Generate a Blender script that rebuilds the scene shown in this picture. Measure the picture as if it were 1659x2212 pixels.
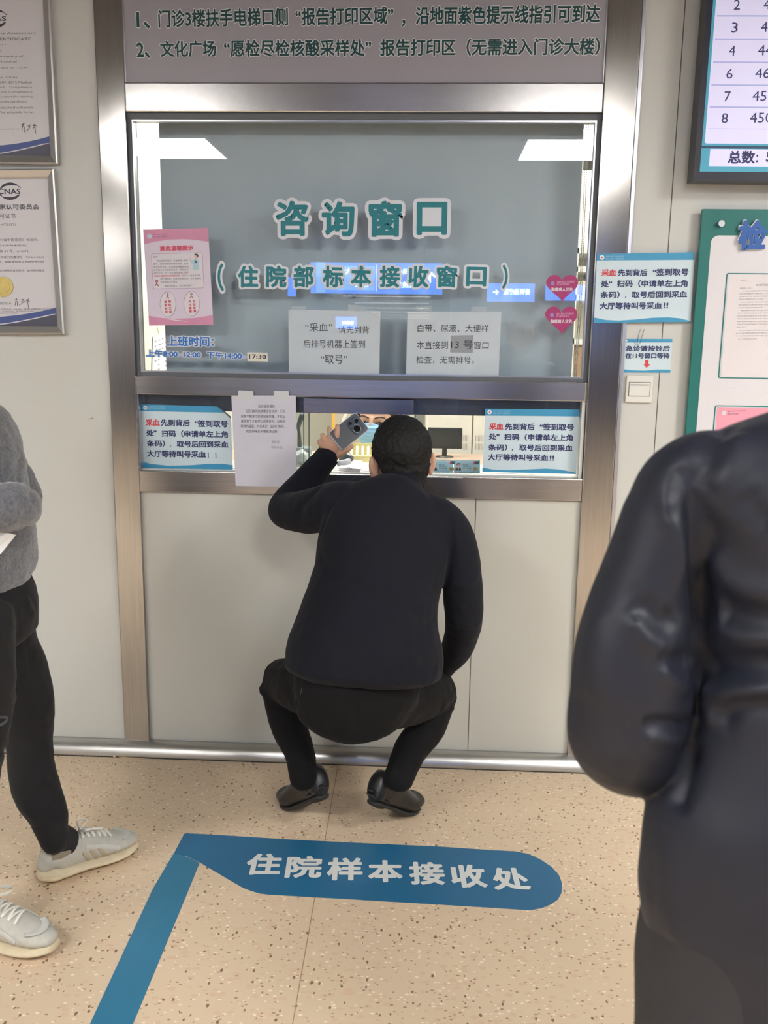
import bpy, bmesh, math, random
import numpy as np
from mathutils import Vector, Matrix, noise
from mathutils.bvhtree import BVHTree
random.seed(7)
S = bpy.context.scene
COL = S.collection
for _o in list(bpy.data.objects):
    bpy.data.objects.remove(_o)

# ------------------------------------------------------------------ camera
PW, PH = 1659, 2212
FPX = 1935.0
PITCH, YAW, ROLL = math.radians(10.632), math.radians(2.628), math.radians(0.774)
CAM = Vector((0.0, -2.9, 1.424))
_fwd = Vector((-math.sin(YAW) * math.cos(PITCH), math.cos(YAW) * math.cos(PITCH), -math.sin(PITCH)))
_rt = Vector((math.cos(YAW), math.sin(YAW), 0))
_up = _rt.cross(_fwd)
R_ = math.cos(ROLL) * _rt + math.sin(ROLL) * _up
U_ = -math.sin(ROLL) * _rt + math.cos(ROLL) * _up
F_ = _fwd
cd = bpy.data.cameras.new('camera')
cd.sensor_fit = 'VERTICAL'
cd.sensor_height = 36.0
cd.sensor_width = 27.0
cd.lens = FPX / PH * 36.0
cd.clip_start = 0.02
cd.dof.use_dof = True
cd.dof.focus_distance = 2.75
cd.dof.aperture_fstop = 6.3
cam = bpy.data.objects.new('camera', cd)
COL.objects.link(cam)
cam.matrix_world = Matrix(((R_.x, U_.x, -F_.x, CAM.x), (R_.y, U_.y, -F_.y, CAM.y), (R_.z, U_.z, -F_.z, CAM.z), (0, 0, 0, 1)))
S.camera = cam

# ------------------------------------------------------------------ world, exposure
S.view_settings.view_transform = 'Standard'
S.view_settings.look = 'None'
S.view_settings.gamma = 1.0
S.view_settings.use_curve_mapping = False
S.view_settings.exposure = -0.22
PANEL = 62.0          # strength of the hall's ceiling panels
LAB_PANEL = 42.0      # strength of the panels in the room behind the window
w = bpy.data.worlds.new('world')
S.world = w
w.use_nodes = True
w.node_tree.nodes['Background'].inputs[0].default_value = (0.55, 0.6, 0.66, 1)
w.node_tree.nodes['Background'].inputs[1].default_value = 0.05
S.cycles.max_bounces = 8
S.cycles.diffuse_bounces = 4
S.cycles.glossy_bounces = 4
S.cycles.transparent_max_bounces = 16
S.cycles.sample_clamp_indirect = 6.0
S.cycles.caustics_reflective = False
S.cycles.caustics_refractive = False
S.cycles.use_denoising = True


# ------------------------------------------------------------------ pixel -> place
def ray(px, py):
    return (F_ + (px - PW / 2) / FPX * R_ - (py - PH / 2) / FPX * U_)


def A(px, py, Y):
    d = ray(px, py)
    return CAM + d * ((Y - CAM.y) / d.y)


def G(px, py, Z=0.0):
    d = ray(px, py)
    return CAM + d * ((Z - CAM.z) / d.z)


def mpp(Y, px=830, py=1106):          # metres per photo pixel at a distance
    return (A(px, py, Y) - CAM).dot(F_) / FPX


# ------------------------------------------------------------------ materials
def lin(c):
    return tuple(((v / 255.0) / 12.92 if v / 255.0 <= 0.04045 else ((v / 255.0 + 0.055) / 1.055) ** 2.4) for v in c)


MATS = {}


def M(name, rgb, rough=0.6, metal=0.0, spec=0.5, var=0.05, vscale=6.0, bump=0.0, bscale=120.0, emit=0.0, sheen=0.0, sss=0.0, coat=0.0, stretch=None, alpha=1.0):
    if name in MATS:
        return MATS[name]
    m = bpy.data.materials.new(name)
    m.use_nodes = True
    nt = m.node_tree
    b = nt.nodes['Principled BSDF']
    c = lin(rgb)
    tc = nt.nodes.new('ShaderNodeTexCoord')
    mp = nt.nodes.new('ShaderNodeMapping')
    nt.links.new(tc.outputs['Object'], mp.inputs[0])
    if stretch:
        mp.inputs['Scale'].default_value = stretch
    n = nt.nodes.new('ShaderNodeTexNoise')
    n.inputs['Scale'].default_value = vscale
    n.inputs['Detail'].default_value = 4
    nt.links.new(mp.outputs[0], n.inputs['Vector'])
    r = nt.nodes.new('ShaderNodeValToRGB')
    r.color_ramp.elements[0].position = 0.3
    r.color_ramp.elements[1].position = 0.7
    r.color_ramp.elements[0].color = tuple(v * (1 - var) for v in c) + (1,)
    r.color_ramp.elements[1].color = tuple(min(1, v * (1 + var)) for v in c) + (1,)
    nt.links.new(n.outputs['Fac'], r.inputs[0])
    nt.links.new(r.outputs[0], b.inputs['Base Color'])
    b.inputs['Roughness'].default_value = rough
    b.inputs['Metallic'].default_value = metal
    b.inputs['Specular IOR Level'].default_value = spec
    if sheen:
        b.inputs['Sheen Weight'].default_value = sheen
        b.inputs['Sheen Roughness'].default_value = 0.5
    if sss:
        b.inputs['Subsurface Weight'].default_value = sss
        b.inputs['Subsurface Radius'].default_value = (0.01, 0.004, 0.002)
    if coat:
        b.inputs['Coat Weight'].default_value = coat
    if emit:
        b.inputs['Emission Color'].default_value = c + (1,)
        b.inputs['Emission Strength'].default_value = emit
    if alpha < 1:
        b.inputs['Alpha'].default_value = alpha
    if bump:
        n2 = nt.nodes.new('ShaderNodeTexNoise')
        n2.inputs['Scale'].default_value = bscale
        n2.inputs['Detail'].default_value = 3
        nt.links.new(mp.outputs[0], n2.inputs['Vector'])
        bp = nt.nodes.new('ShaderNodeBump')
        bp.inputs['Strength'].default_value = bump
        bp.inputs['Distance'].default_value = 0.002
        nt.links.new(n2.outputs['Fac'], bp.inputs['Height'])
        nt.links.new(bp.outputs[0], b.inputs['Normal'])
    MATS[name] = m
    return m


def M_steel(name, rgb, rough, vert):
    m = M(name, rgb, rough, 1.0, var=0.07, vscale=3.0, stretch=(60, 60, 1.5) if vert else (1.5, 60, 60))
    nt = m.node_tree
    b = nt.nodes['Principled BSDF']
    n = nt.nodes.new('ShaderNodeTexNoise')
    n.inputs['Scale'].default_value = 2.6
    n.inputs['Detail'].default_value = 2
    tc = nt.nodes.new('ShaderNodeTexCoord')
    nt.links.new(tc.outputs['Object'], n.inputs['Vector'])
    r = nt.nodes.new('ShaderNodeMapRange')
    r.inputs[1].default_value = 0.3
    r.inputs[2].default_value = 0.7
    r.inputs[3].default_value = rough - 0.03
    r.inputs[4].default_value = rough + 0.05
    nt.links.new(n.outputs['Fac'], r.inputs[0])
    nt.links.new(r.outputs[0], b.inputs['Roughness'])
    return m


def M_glass(name, tint, r0=0.05, dirt=0.0):
    m = bpy.data.materials.new(name)
    m.use_nodes = True
    nt = m.node_tree
    nt.nodes.clear()
    out = nt.nodes.new('ShaderNodeOutputMaterial')
    mix = nt.nodes.new('ShaderNodeMixShader')
    tr = nt.nodes.new('ShaderNodeBsdfTransparent')
    tr.inputs[0].default_value = lin(tint) + (1,)
    gl = nt.nodes.new('ShaderNodeBsdfGlossy')
    gl.inputs['Roughness'].default_value = 0.0
    lw = nt.nodes.new('ShaderNodeLayerWeight')
    lw.inputs[0].default_value = 0.5
    p = nt.nodes.new('ShaderNodeMath')
    p.operation = 'POWER'
    p.inputs[1].default_value = 5
    nt.links.new(lw.outputs['Facing'], p.inputs[0])
    ma = nt.nodes.new('ShaderNodeMath')
    ma.operation = 'MULTIPLY_ADD'
    ma.inputs[1].default_value = 0.9
    ma.inputs[2].default_value = r0
    nt.links.new(p.outputs[0], ma.inputs[0])
    nt.links.new(ma.outputs[0], mix.inputs[0])
    nt.links.new(tr.outputs[0], mix.inputs[1])
    nt.links.new(gl.outputs[0], mix.inputs[2])
    nt.links.new(mix.outputs[0], out.inputs[0])
    MATS[name] = m
    return m


def M_floor():
    m = M('speckled_vinyl', (215, 193, 165), 0.36, spec=0.35, var=0.035, vscale=2.0)
    nt = m.node_tree
    b = nt.nodes['Principled BSDF']
    base = b.inputs['Base Color'].links[0].from_socket
    tc = nt.nodes.new('ShaderNodeTexCoord')

    def chips(scale, keep, size, colr, prev, sx):
        mp = nt.nodes.new('ShaderNodeMapping')
        mp.inputs['Scale'].default_value = (1, sx, 1)
        mp.inputs['Rotation'].default_value = (0, 0, scale * 0.37)
        nz = nt.nodes.new('ShaderNodeTexNoise')
        nz.inputs['Scale'].default_value = scale * 0.9
        ad = nt.nodes.new('ShaderNodeMixRGB')
        ad.blend_type = 'ADD'
        ad.inputs[0].default_value = 0.016
        nt.links.new(tc.outputs['Object'], ad.inputs[1])
        nt.links.new(nz.outputs['Color'], ad.inputs[2])
        nt.links.new(ad.outputs[0], mp.inputs[0])
        v = nt.nodes.new('ShaderNodeTexVoronoi')
        v.voronoi_dimensions = '2D'
        v.inputs['Scale'].default_value = scale
        nt.links.new(mp.outputs[0], v.inputs['Vector'])
        sp = nt.nodes.new('ShaderNodeSeparateColor')
        nt.links.new(v.outputs['Color'], sp.inputs[0])
        k = nt.nodes.new('ShaderNodeMath')
        k.operation = 'LESS_THAN'
        k.inputs[1].default_value = keep
        nt.links.new(sp.outputs[0], k.inputs[0])
        sz = nt.nodes.new('ShaderNodeMath')
        sz.operation = 'MULTIPLY_ADD'
        sz.inputs[1].default_value = size * 0.8
        sz.inputs[2].default_value = size * 0.45
        nt.links.new(sp.outputs[1], sz.inputs[0])
        k2 = nt.nodes.new('ShaderNodeMath')
        k2.operation = 'LESS_THAN'
        nt.links.new(v.outputs['Distance'], k2.inputs[0])
        nt.links.new(sz.outputs[0], k2.inputs[1])
        f = nt.nodes.new('ShaderNodeMath')
        f.operation = 'MULTIPLY'
        nt.links.new(k.outputs[0], f.inputs[0])
        nt.links.new(k2.outputs[0], f.inputs[1])
        mx = nt.nodes.new('ShaderNodeMixRGB')
        nt.links.new(f.outputs[0], mx.inputs[0])
        nt.links.new(prev, mx.inputs[1])
        mx.inputs[2].default_value = lin(colr) + (1,)
        return mx.outputs[0]
    c = chips(46, 0.28, 0.40, (212, 184, 156), base, 1.5)
    c = chips(72, 0.12, 0.28, (238, 222, 200), c, 1.7)
    c = chips(70, 0.12, 0.25, (156, 130, 103), c, 1.9)
    c = chips(96, 0.06, 0.27, (124, 101, 79), c, 0.6)
    nt.links.new(c, b.inputs['Base Color'])
    return m


# ------------------------------------------------------------------ object helpers
def tag(o, label, cat, group=None, kind=None):
    if label:
        o['label'] = label
    if cat:
        o['category'] = cat
    if group:
        o['group'] = group
    if kind:
        o['kind'] = kind
    return o


def struct(o):
    o['kind'] = 'structure'
    return o


def obj(name, me, mat, parent=None, mw=None, smooth=False):
    if isinstance(me, bmesh.types.BMesh):
        bm = me
        bmesh.ops.recalc_face_normals(bm, faces=bm.faces)
        me = bpy.data.meshes.new(name)
        bm.to_mesh(me)
        bm.free()
    o = bpy.data.objects.new(name, me)
    COL.objects.link(o)
    if mat:
        me.materials.clear()
        me.materials.append(mat)
    if smooth:
        for p in me.polygons:
            p.use_smooth = True
    if mw is not None:
        o.matrix_world = mw
    if parent is not None:
        o.parent = parent
    return o


def empty(name, loc, label, cat, group=None, rotz=0.0):
    o = bpy.data.objects.new(name, None)
    COL.objects.link(o)
    o.location = loc
    o.rotation_euler = (0, 0, rotz)
    o.empty_display_size = 0.05
    return tag(o, label, cat, group)


def bx(bm, x0, x1, y0, y1, z0, z1, bev=0.0, seg=2):
    vs = [bm.verts.new((x, y, z)) for x in (x0, x1) for y in (y0, y1) for z in (z0, z1)]
    fs = []
    for f in ((0, 1, 3, 2), (4, 6, 7, 5), (0, 4, 5, 1), (2, 3, 7, 6), (0, 2, 6, 4), (1, 5, 7, 3)):
        fs.append(bm.faces.new([vs[i] for i in f]))
    if bev:
        es = list({e for f in fs for e in f.edges})
        bmesh.ops.bevel(bm, geom=es, offset=bev, segments=seg, affect='EDGES', profile=0.5)
    return bm


def box(x0, x1, y0, y1, z0, z1, bev=0.0, seg=2):
    return bx(bmesh.new(), x0, x1, y0, y1, z0, z1, bev, seg)


def prism(bm, pts, y0, y1):
    """pts in local (x, z); extruded between y0 and y1"""
    a = [bm.verts.new((p[0], y0, p[1])) for p in pts]
    b = [bm.verts.new((p[0], y1, p[1])) for p in pts]
    n = len(pts)
    bm.faces.new(a)
    bm.faces.new(b[::-1])
    for i in range(n):
        bm.faces.new((a[i], b[i], b[(i + 1) % n], a[(i + 1) % n]))
    return bm


def frame_prism(bm, outer, inner, y0, y1):
    n = len(outer)
    ao = [bm.verts.new((p[0], y0, p[1])) for p in outer]
    ai = [bm.verts.new((p[0], y0, p[1])) for p in inner]
    bo = [bm.verts.new((p[0], y1, p[1])) for p in outer]
    bi = [bm.verts.new((p[0], y1, p[1])) for p in inner]
    for i in range(n):
        j = (i + 1) % n
        bm.faces.new((ao[i], ao[j], ai[j], ai[i]))
        bm.faces.new((bo[i], bi[i], bi[j], bo[j]))
        bm.faces.new((ao[i], bo[i], bo[j], ao[j]))
        bm.faces.new((ai[i], ai[j], bi[j], bi[i]))
    return bm


def rrect(x0, x1, z0, z1, r, n=5):
    pts = []
    for cx, cz, a0 in ((x1 - r, z1 - r, 0), (x0 + r, z1 - r, 90), (x0 + r, z0 + r, 180), (x1 - r, z0 + r, 270)):
        for i in range(n + 1):
            a = math.radians(a0 + 90 * i / n)
            pts.append((cx + r * math.cos(a), cz + r * math.sin(a)))
    return pts


def ellipse(cx, cz, rx, rz, n=28):
    return [(cx + rx * math.cos(2 * math.pi * i / n), cz + rz * math.sin(2 * math.pi * i / n)) for i in range(n)]


def catmull(P, n):
    out = []
    m = len(P)
    for i in range(m - 1):
        p0 = P[max(i - 1, 0)]
        p1, p2 = P[i], P[i + 1]
        p3 = P[min(i + 2, m - 1)]
        for k in range(n):
            t = k / n
            out.append(0.5 * ((2 * p1) + (p2 - p0) * t + (2 * p0 - 5 * p1 + 4 * p2 - p3) * t * t + (3 * p1 - p0 - 3 * p2 + p3) * t ** 3))
    out.append(P[-1])
    return out


def loft(bm, pts, side=(1, 0, 0), n=5, K=20, cap=True, cm=0.035):
    """pts: (centre, half width along side, half depth[, side]); a closed tapered tube through them"""
    rows = []
    for p in pts:
        s = Vector(p[3]) if len(p) > 3 else Vector(side)
        rows.append(np.array([*p[0], p[1], p[2], *s], float))
    R = catmull(rows, n) if len(rows) > 2 else [rows[0] + (rows[1] - rows[0]) * (k / n) for k in range(n + 1)]
    C = [Vector(r[:3]) for r in R]
    rings = []

    def ring(c, t, s, a, b):
        u = (s - t * s.dot(t)).normalized()
        v = t.cross(u)
        return [bm.verts.new(c + u * (a * math.cos(2 * math.pi * k / K)) + v * (b * math.sin(2 * math.pi * k / K))) for k in range(K)]
    m = len(C)
    T = []
    for i in range(m):
        t = (C[min(i + 1, m - 1)] - C[max(i - 1, 0)])
        T.append(t.normalized() if t.length > 1e-9 else Vector((0, 0, 1)))
    if cap:
        a, b = R[0][3], R[0][4]
        h = min(a, b, cm)
        for q in (0.12, 0.5, 0.8):
            ang = math.acos(q)
            rings.append(ring(C[0] - T[0] * h * math.sin(ang), T[0], Vector(R[0][5:8]), a * q, b * q))
    for i in range(m):
        rings.append(ring(C[i], T[i], Vector(R[i][5:8]), max(R[i][3], 1e-4), max(R[i][4], 1e-4)))
    if cap:
        a, b = R[-1][3], R[-1][4]
        h = min(a, b, cm)
        for q in (0.8, 0.5, 0.12):
            ang = math.acos(q)
            rings.append(ring(C[-1] + T[-1] * h * math.sin(ang), T[-1], Vector(R[-1][5:8]), a * q, b * q))
    for i in range(len(rings) - 1):
        for k in range(K):
            bm.faces.new((rings[i][k], rings[i][(k + 1) % K], rings[i + 1][(k + 1) % K], rings[i + 1][k]))
    bm.faces.new(rings[0])
    bm.faces.new(rings[-1][::-1])
    return bm


def ell(bm, c, ax, ay, az, nu=20, nv=12):
    c = Vector(c)
    ax, ay, az = Vector(ax), Vector(ay), Vector(az)
    rings = []
    for i in range(1, nv):
        th = math.pi * i / nv
        rings.append([bm.verts.new(c + az * math.cos(th) + (ax * math.cos(2 * math.pi * k / nu) + ay * math.sin(2 * math.pi * k / nu)) * math.sin(th)) for k in range(nu)])
    t, b = bm.verts.new(c + az), bm.verts.new(c - az)
    for i in range(len(rings) - 1):
        for k in range(nu):
            bm.faces.new((rings[i][k], rings[i][(k + 1) % nu], rings[i + 1][(k + 1) % nu], rings[i + 1][k]))
    for k in range(nu):
        bm.faces.new((t, rings[0][(k + 1) % nu], rings[0][k]))
        bm.faces.new((b, rings[-1][k], rings[-1][(k + 1) % nu]))
    return bm


def tube(bm, pts, r, K=8, n=4):
    return loft(bm, [(Vector(p), r, r) for p in pts], side=(0.31, 0.2, 0.93), n=n, K=K)


def fused(bm, voxel, smooth=6, factor=0.5):
    """one continuous surface out of overlapping closed shapes"""
    bmesh.ops.recalc_face_normals(bm, faces=bm.faces)
    me = bpy.data.meshes.new('fuse')
    bm.to_mesh(me)
    bm.free()
    o = bpy.data.objects.new('fuse', me)
    COL.objects.link(o)
    md = o.modifiers.new('r', 'REMESH')
    md.mode = 'VOXEL'
    md.voxel_size = voxel
    md.use_smooth_shade = True
    if smooth:
        sm = o.modifiers.new('s', 'SMOOTH')
        sm.factor = factor
        sm.iterations = smooth
    dg = bpy.context.evaluated_depsgraph_get()
    dg.update()
    new = bpy.data.meshes.new_from_object(o.evaluated_get(dg))
    bpy.data.objects.remove(o)
    bpy.data.meshes.remove(me)
    for p in new.polygons:
        p.use_smooth = True
    return new


def coords(me):
    a = np.empty(len(me.vertices) * 3)
    me.vertices.foreach_get('co', a)
    return a.reshape(-1, 3)


def normals(me):
    a = np.empty(len(me.vertices) * 3)
    me.vertices.foreach_get('normal', a)
    return a.reshape(-1, 3)


def set_coords(me, a):
    me.vertices.foreach_set('co', np.ascontiguousarray(a).ravel())
    me.update()


def bvh_of(me):
    return BVHTree.FromPolygons([v.co.copy() for v in me.vertices], [tuple(p.vertices) for p in me.polygons])


def hit(bvh, px, py):
    d = ray(px, py).normalized()
    h = bvh.ray_cast(CAM, d)
    if h[0] is None:
        h2 = bvh.find_nearest(CAM + d * 2.0)
        return h2[0], h2[1]
    return h[0], h[1]


def folds(me, lst):
    """raise or sink ridges of cloth along lines lying on the surface"""
    bvh = bvh_of(me)
    V, N = coords(me), normals(me)
    D = np.zeros(len(V))
    for pts, amp, sig in lst:
        P = [np.array(hit(bvh, *p)[0]) for p in pts]
        L = catmull(P, 6) if len(P) > 2 else [P[0], P[1]]
        best = np.full(len(V), 9e9)
        tt = np.zeros(len(V))
        m = len(L) - 1
        for i in range(m):
            a, b = L[i], L[i + 1]
            ab = b - a
            t = np.clip(((V - a) @ ab) / max(ab @ ab, 1e-12), 0, 1)
            d = np.linalg.norm(V - (a + t[:, None] * ab), axis=1)
            u = d < best
            best[u] = d[u]
            tt[u] = (i + t[u]) / m
        env = np.clip(np.minimum(tt, 1 - tt) * 5, 0.15, 1)
        D += amp * env * np.exp(-(best / sig) ** 2)
    set_coords(me, V + N * D[:, None])


def rumple(me, amp, scale, stretch=(1, 1, 1), seed=0.0):
    V, N = coords(me), normals(me)
    D = np.array([noise.noise(Vector((v[0] * scale * stretch[0] + seed, v[1] * scale * stretch[1], v[2] * scale * stretch[2]))) for v in V])
    set_coords(me, V + N * (amp * D)[:, None])


def rel(me, base):
    V = coords(me)
    set_coords(me, V - np.array(base))
    return me


# ------------------------------------------------------------------ writing
def glyphs(s, bold=0.0, res=2, space=1.0):
    """flat letter shapes; bold thickens every outline with short strokes"""
    c = bpy.data.curves.new('t', 'FONT')
    c.body = s
    c.size = 1
    c.resolution_u = res
    c.space_character = space
    o = bpy.data.objects.new('t', c)
    COL.objects.link(o)
    dg = bpy.context.evaluated_depsgraph_get()
    me = bpy.data.meshes.new_from_object(o.evaluated_get(dg))
    bpy.data.objects.remove(o)
    V = [tuple(v) for v in coords(me)]
    F = [tuple(p.vertices) for p in me.polygons]
    bpy.data.meshes.remove(me)
    if bold > 0.012 and V:
        ec = {}
        for f in F:
            for i in range(len(f)):
                e = tuple(sorted((f[i], f[(i + 1) % len(f)])))
                ec[e] = ec.get(e, 0) + 1
        used = set()
        q = 0
        for (i, j), n in list(ec.items()):
            if n != 1:
                continue
            a, b = V[i], V[j]
            dx, dy = b[0] - a[0], b[1] - a[1]
            l = math.hypot(dx, dy)
            if l < 1e-6:
                continue
            ox, oy = -dy / l * bold, dx / l * bold
            k = len(V)
            q += 1
            h = 6e-6 * (1 + q % 37)          # no two neighbouring strokes share a plane
            V += [(a[0] + ox, a[1] + oy, h), (a[0] - ox, a[1] - oy, h), (b[0] - ox, b[1] - oy, h), (b[0] + ox, b[1] + oy, h)]
            F.append((k, k + 1, k + 2, k + 3))
            used.update((i, j))
        for i in used:
            k = len(V)
            q += 1
            h = 6e-6 * (1 + q % 37)
            V += [(V[i][0] + bold * math.cos(t * math.pi / 4), V[i][1] + bold * math.sin(t * math.pi / 4), h) for t in range(8)]
            F.append(tuple(range(k, k + 8)))
    return np.array(V).reshape(-1, 3), F


class Board:
    """a flat sheet on a wall, on glass or on the floor: local x along it, local z up it, local y into it"""

    def __init__(s, name, label, cat, quad, Y=None, mat=None, thick=0.001, floor=False, group=None, outline=None, parent=None):
        s.floor = floor
        P = [G(*q, 0.0) if floor else A(*q, Y) for q in quad]
        if floor:
            nrm = Vector((0, 0, -1))
        else:
            nrm = Vector((0, 1, 0))
        X = ((P[1] - P[0]) + (P[2] - P[3]))
        X = (X - nrm * X.dot(nrm)).normalized()
        Z = X.cross(nrm)
        O = (P[0] + P[1] + P[2] + P[3]) / 4
        s.O, s.X, s.N, s.Z, s.t = O, X, nrm, Z, thick
        s.mw = Matrix(((X.x, nrm.x, Z.x, O.x), (X.y, nrm.y, Z.y, O.y), (X.z, nrm.z, Z.z, O.z), (0, 0, 0, 1)))
        s.q = [((p - O).dot(X), (p - O).dot(Z)) for p in P]
        pts = outline(s) if outline else s.q
        s.o = obj(name, prism(bmesh.new(), pts, -thick, 0.0), mat, None, s.mw)
        if label:
            tag(s.o, label, cat, group)
        s.lev = 1
        s.groups = {}

    def L(s, px, py):
        """photo pixel -> local (x, z) on the sheet's face"""
        d = ray(px, py)
        c = s.O - s.N * s.t
        p = CAM + d * ((c - CAM).dot(s.N) / d.dot(s.N))
        return ((p - s.O).dot(s.X), (p - s.O).dot(s.Z))

    def y(s, lev=1):
        return -s.t - 0.00025 * lev

    def poly(s, name, px, mat, lev=1, local=False, parent=None):
        pts = px if local else [s.L(*p) for p in px]
        return obj(name, prism(bmesh.new(), pts, s.y(lev), s.y(lev - 1)), mat, parent or s.o)

    def put(s, items, mat, name='lettering', bold=0.0, lev=2, res=2, parent=None, mb=None):
        """items: (text, left px, right px, height px [, bold]); the ink of each line fills that box"""
        first = None
        for it in items:
            bd = it[4] if len(it) > 4 else bold
            V, F = glyphs(it[0], bd, res)
            if len(V) == 0:
                continue
            lo, hi = V.min(0), V.max(0)
            if mb is not None:
                g = (bd if bd > 0.012 else 0) - (mb if mb > 0.012 else 0)
                lo, hi = lo + g, hi - g
            a, b = Vector(s.L(*it[1])), Vector(s.L(*it[2]))
            h = (Vector(s.L(it[1][0], it[1][1] - it[3] / 2)) - Vector(s.L(it[1][0], it[1][1] + it[3] / 2))).length
            u = (b - a)
            Ln = u.length
            u.normalize()
            v = Vector((-u.y, u.x))
            fx = (V[:, 0] - lo[0]) / max(hi[0] - lo[0], 1e-6) * Ln
            fy = ((V[:, 1] - lo[1]) / max(hi[1] - lo[1], 1e-6) - 0.5) * h
            X = a.x + u.x * fx + v.x * fy
            Z = a.y + u.y * fx + v.y * fy
            me = bpy.data.meshes.new(name)
            me.from_pydata([(x, s.y(lev) - w_, z_) for x, z_, w_ in zip(X, Z, V[:, 2])], [], F)
            me.update()
            bm = bmesh.new()
            bm.from_mesh(me)
            for f in bm.faces:
                if f.normal.y > 0:
                    f.normal_flip()
            bm.to_mesh(me)
            bm.free()
            o = obj(name, me, mat, parent or s.o)
            first = first or o
        return first


# ================================================================== THE SETTING
wallm = M('wall_paint', (203, 204, 199), 0.38, spec=0.4, var=0.015, vscale=1.5, bump=0.03, bscale=300)
panelm = M('panel_paint', (203, 203, 195), 0.42, spec=0.35, var=0.015, vscale=1.5, bump=0.03, bscale=300)
seamm = M('seam_dark', (96, 96, 92), 0.7)
steel_v = M_steel('steel_upright', (176, 173, 170), 0.16, True)
steel_h = M_steel('steel_rail', (196, 193, 192), 0.23, False)
steel_b = M_steel('steel_base', (200, 199, 196), 0.34, False)
alum = M('aluminium', (196, 196, 198), 0.3, 1.0)
darkgasket = M('grey_gasket', (92, 96, 100), 0.5)
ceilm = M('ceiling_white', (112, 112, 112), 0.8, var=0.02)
white = M('white_plastic', (226, 225, 218), 0.35)
X0, X1 = -0.945, 0.508      # window opening

# floor
fm = M_floor()
o = struct(obj('floor', box(-4.6, 4.6, -15, 0.12, -0.08, 0.0), fm))
bm = bmesh.new()
p0, p1 = G(730, 1655), G(632, 2212)
dx = (p1 - p0).normalized()
a, b = p0 - dx * 0.02, p0 + dx * 9
bx(bm, -0.0011, 0.0011, 0, (b - a).length, 0, 0.0003)
s_ = obj('seam', bm, M('floor_joint', (150, 130, 108), 0.7), o)
s_.location = a
s_.rotation_euler = (0, 0, math.atan2(dx.y, dx.x) - math.pi / 2)

# wall with the window opening
bm = bmesh.new()
bx(bm, -4.6, X0 - 0.04, 0, 0.09, 0, 2.75)
bx(bm, X1 + 0.04, 4.6, 0, 0.09, 0, 2.75)
bx(bm, X0 - 0.04, X1 + 0.04, 0.0, 0.09, 2.16, 2.75)
o = struct(obj('wall_back', bm, wallm))
bm = bmesh.new()
bx(bm, 0.7305, 0.7335, -0.0006, 0.002, 0, 2.75)
obj('seam', bm, seamm, o)
bm = bmesh.new()
bx(bm, -0.0011, 0.0011, -0.0006, 0.002, 0, 0.016)
sc_ = obj('scratch', bm, M('scuff', (120, 116, 106), 0.8), o, smooth=False)
sc_.location = A(192, 906, 0)
sc_.rotation_euler = (0, math.radians(70), 0)
bm = bmesh.new()
bx(bm, X0 - 0.03, X1 + 0.03, 0.003, 0.06, 0, 0.95)
o = struct(obj('wall_panel', bm, panelm))
bm = bmesh.new()
bx(bm, 0.1668, 0.1692, 0.0022, 0.006, 0, 0.95)
obj('seam', bm, seamm, o)

# stainless uprights and rails
def upright(x0, x1, y0):
    return struct(obj('trim_%d' % upright.k, box(x0, x1, y0, 0.05, 0.047, 2.75, 0.003), steel_v))
upright.k = 1
upright(-1.031, -0.944, -0.012)
upright.k = 2
upright(0.508, 0.606, -0.012)
struct(obj('trim_3', box(X0, X1, -0.008, 0.07, 2.115, 2.199, 0.003), steel_h))
struct(obj('trim_4', box(X0, X1 - 0.004, -0.008, 0.07, 1.2515, 1.3115, 0.003), steel_h))
struct(obj('trim_5', box(X0, X1, -0.010, 0.088, 0.931, 1.003, 0.003), steel_h))
struct(obj('trim_6', box(0.607, 0.6185, -0.008, 0.01, 0.05, 2.75, 0.002), M('bright_edge', (214, 216, 224), 0.28, 1.0)))
# quarter-round stainless skirting
bm = bmesh.new()
prof = [(0.0, 0.049)] + [(-0.046 * math.sin(t), 0.006 + 0.043 * math.cos(t)) for t in [i * math.pi / 2 / 10 for i in range(1, 11)]] + [(-0.046, 0.0), (0.0, 0.0)]
va = [[bm.verts.new((x, y, z)) for y, z in prof] for x in (-4.6, 4.6)]
n = len(prof)
for i in range(n):
    bm.faces.new((va[0][i], va[0][(i + 1) % n], va[1][(i + 1) % n], va[1][i]))
bm.faces.new(va[0])
bm.faces.new(va[1][::-1])
struct(obj('baseboard_back', bm, steel_b, smooth=False))
for p in bpy.data.objects['baseboard_back'].data.polygons:
    p.use_smooth = len(p.vertices) == 4 and abs(p.normal.y) < 0.999
bm = bmesh.new()
bx(bm, -4.6, 4.6, -0.0475, -0.0455, 0.0, 0.003)
obj('base_joint', bm, M('joint_black', (60, 58, 54), 0.8), bpy.data.objects['baseboard_back'])

# upper window: frame, gasket, pane
glass = M_glass('window_glass', (252, 254, 254), 0.065)
w1 = struct(empty('window_1', (-0.21, 0.02, 1.7), None, None))
bm = bmesh.new()
frame_prism(bm, [(X0, 1.3115), (X1, 1.3115), (X1, 2.115), (X0, 2.115)], [(X0 + 0.012, 1.324), (X1 - 0.012, 1.324), (X1 - 0.012, 2.097), (X0 + 0.012, 2.097)], 0.004, 0.06)
obj('frame', rel_bm := bm, darkgasket, None)
f_ = bpy.data.objects['frame']
f_.parent = w1
f_.matrix_parent_inverse = Matrix.Translation(-w1.location)
bm = bmesh.new()
frame_prism(bm, [(X0 + 0.012, 1.324), (X1 - 0.012, 1.324), (X1 - 0.012, 2.097), (X0 + 0.012, 2.097)], [(X0 + 0.0175, 1.3285), (X1 - 0.0175, 1.3285), (X1 - 0.0175, 2.0905), (X0 + 0.0175, 2.0905)], 0.008, 0.03)
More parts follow.
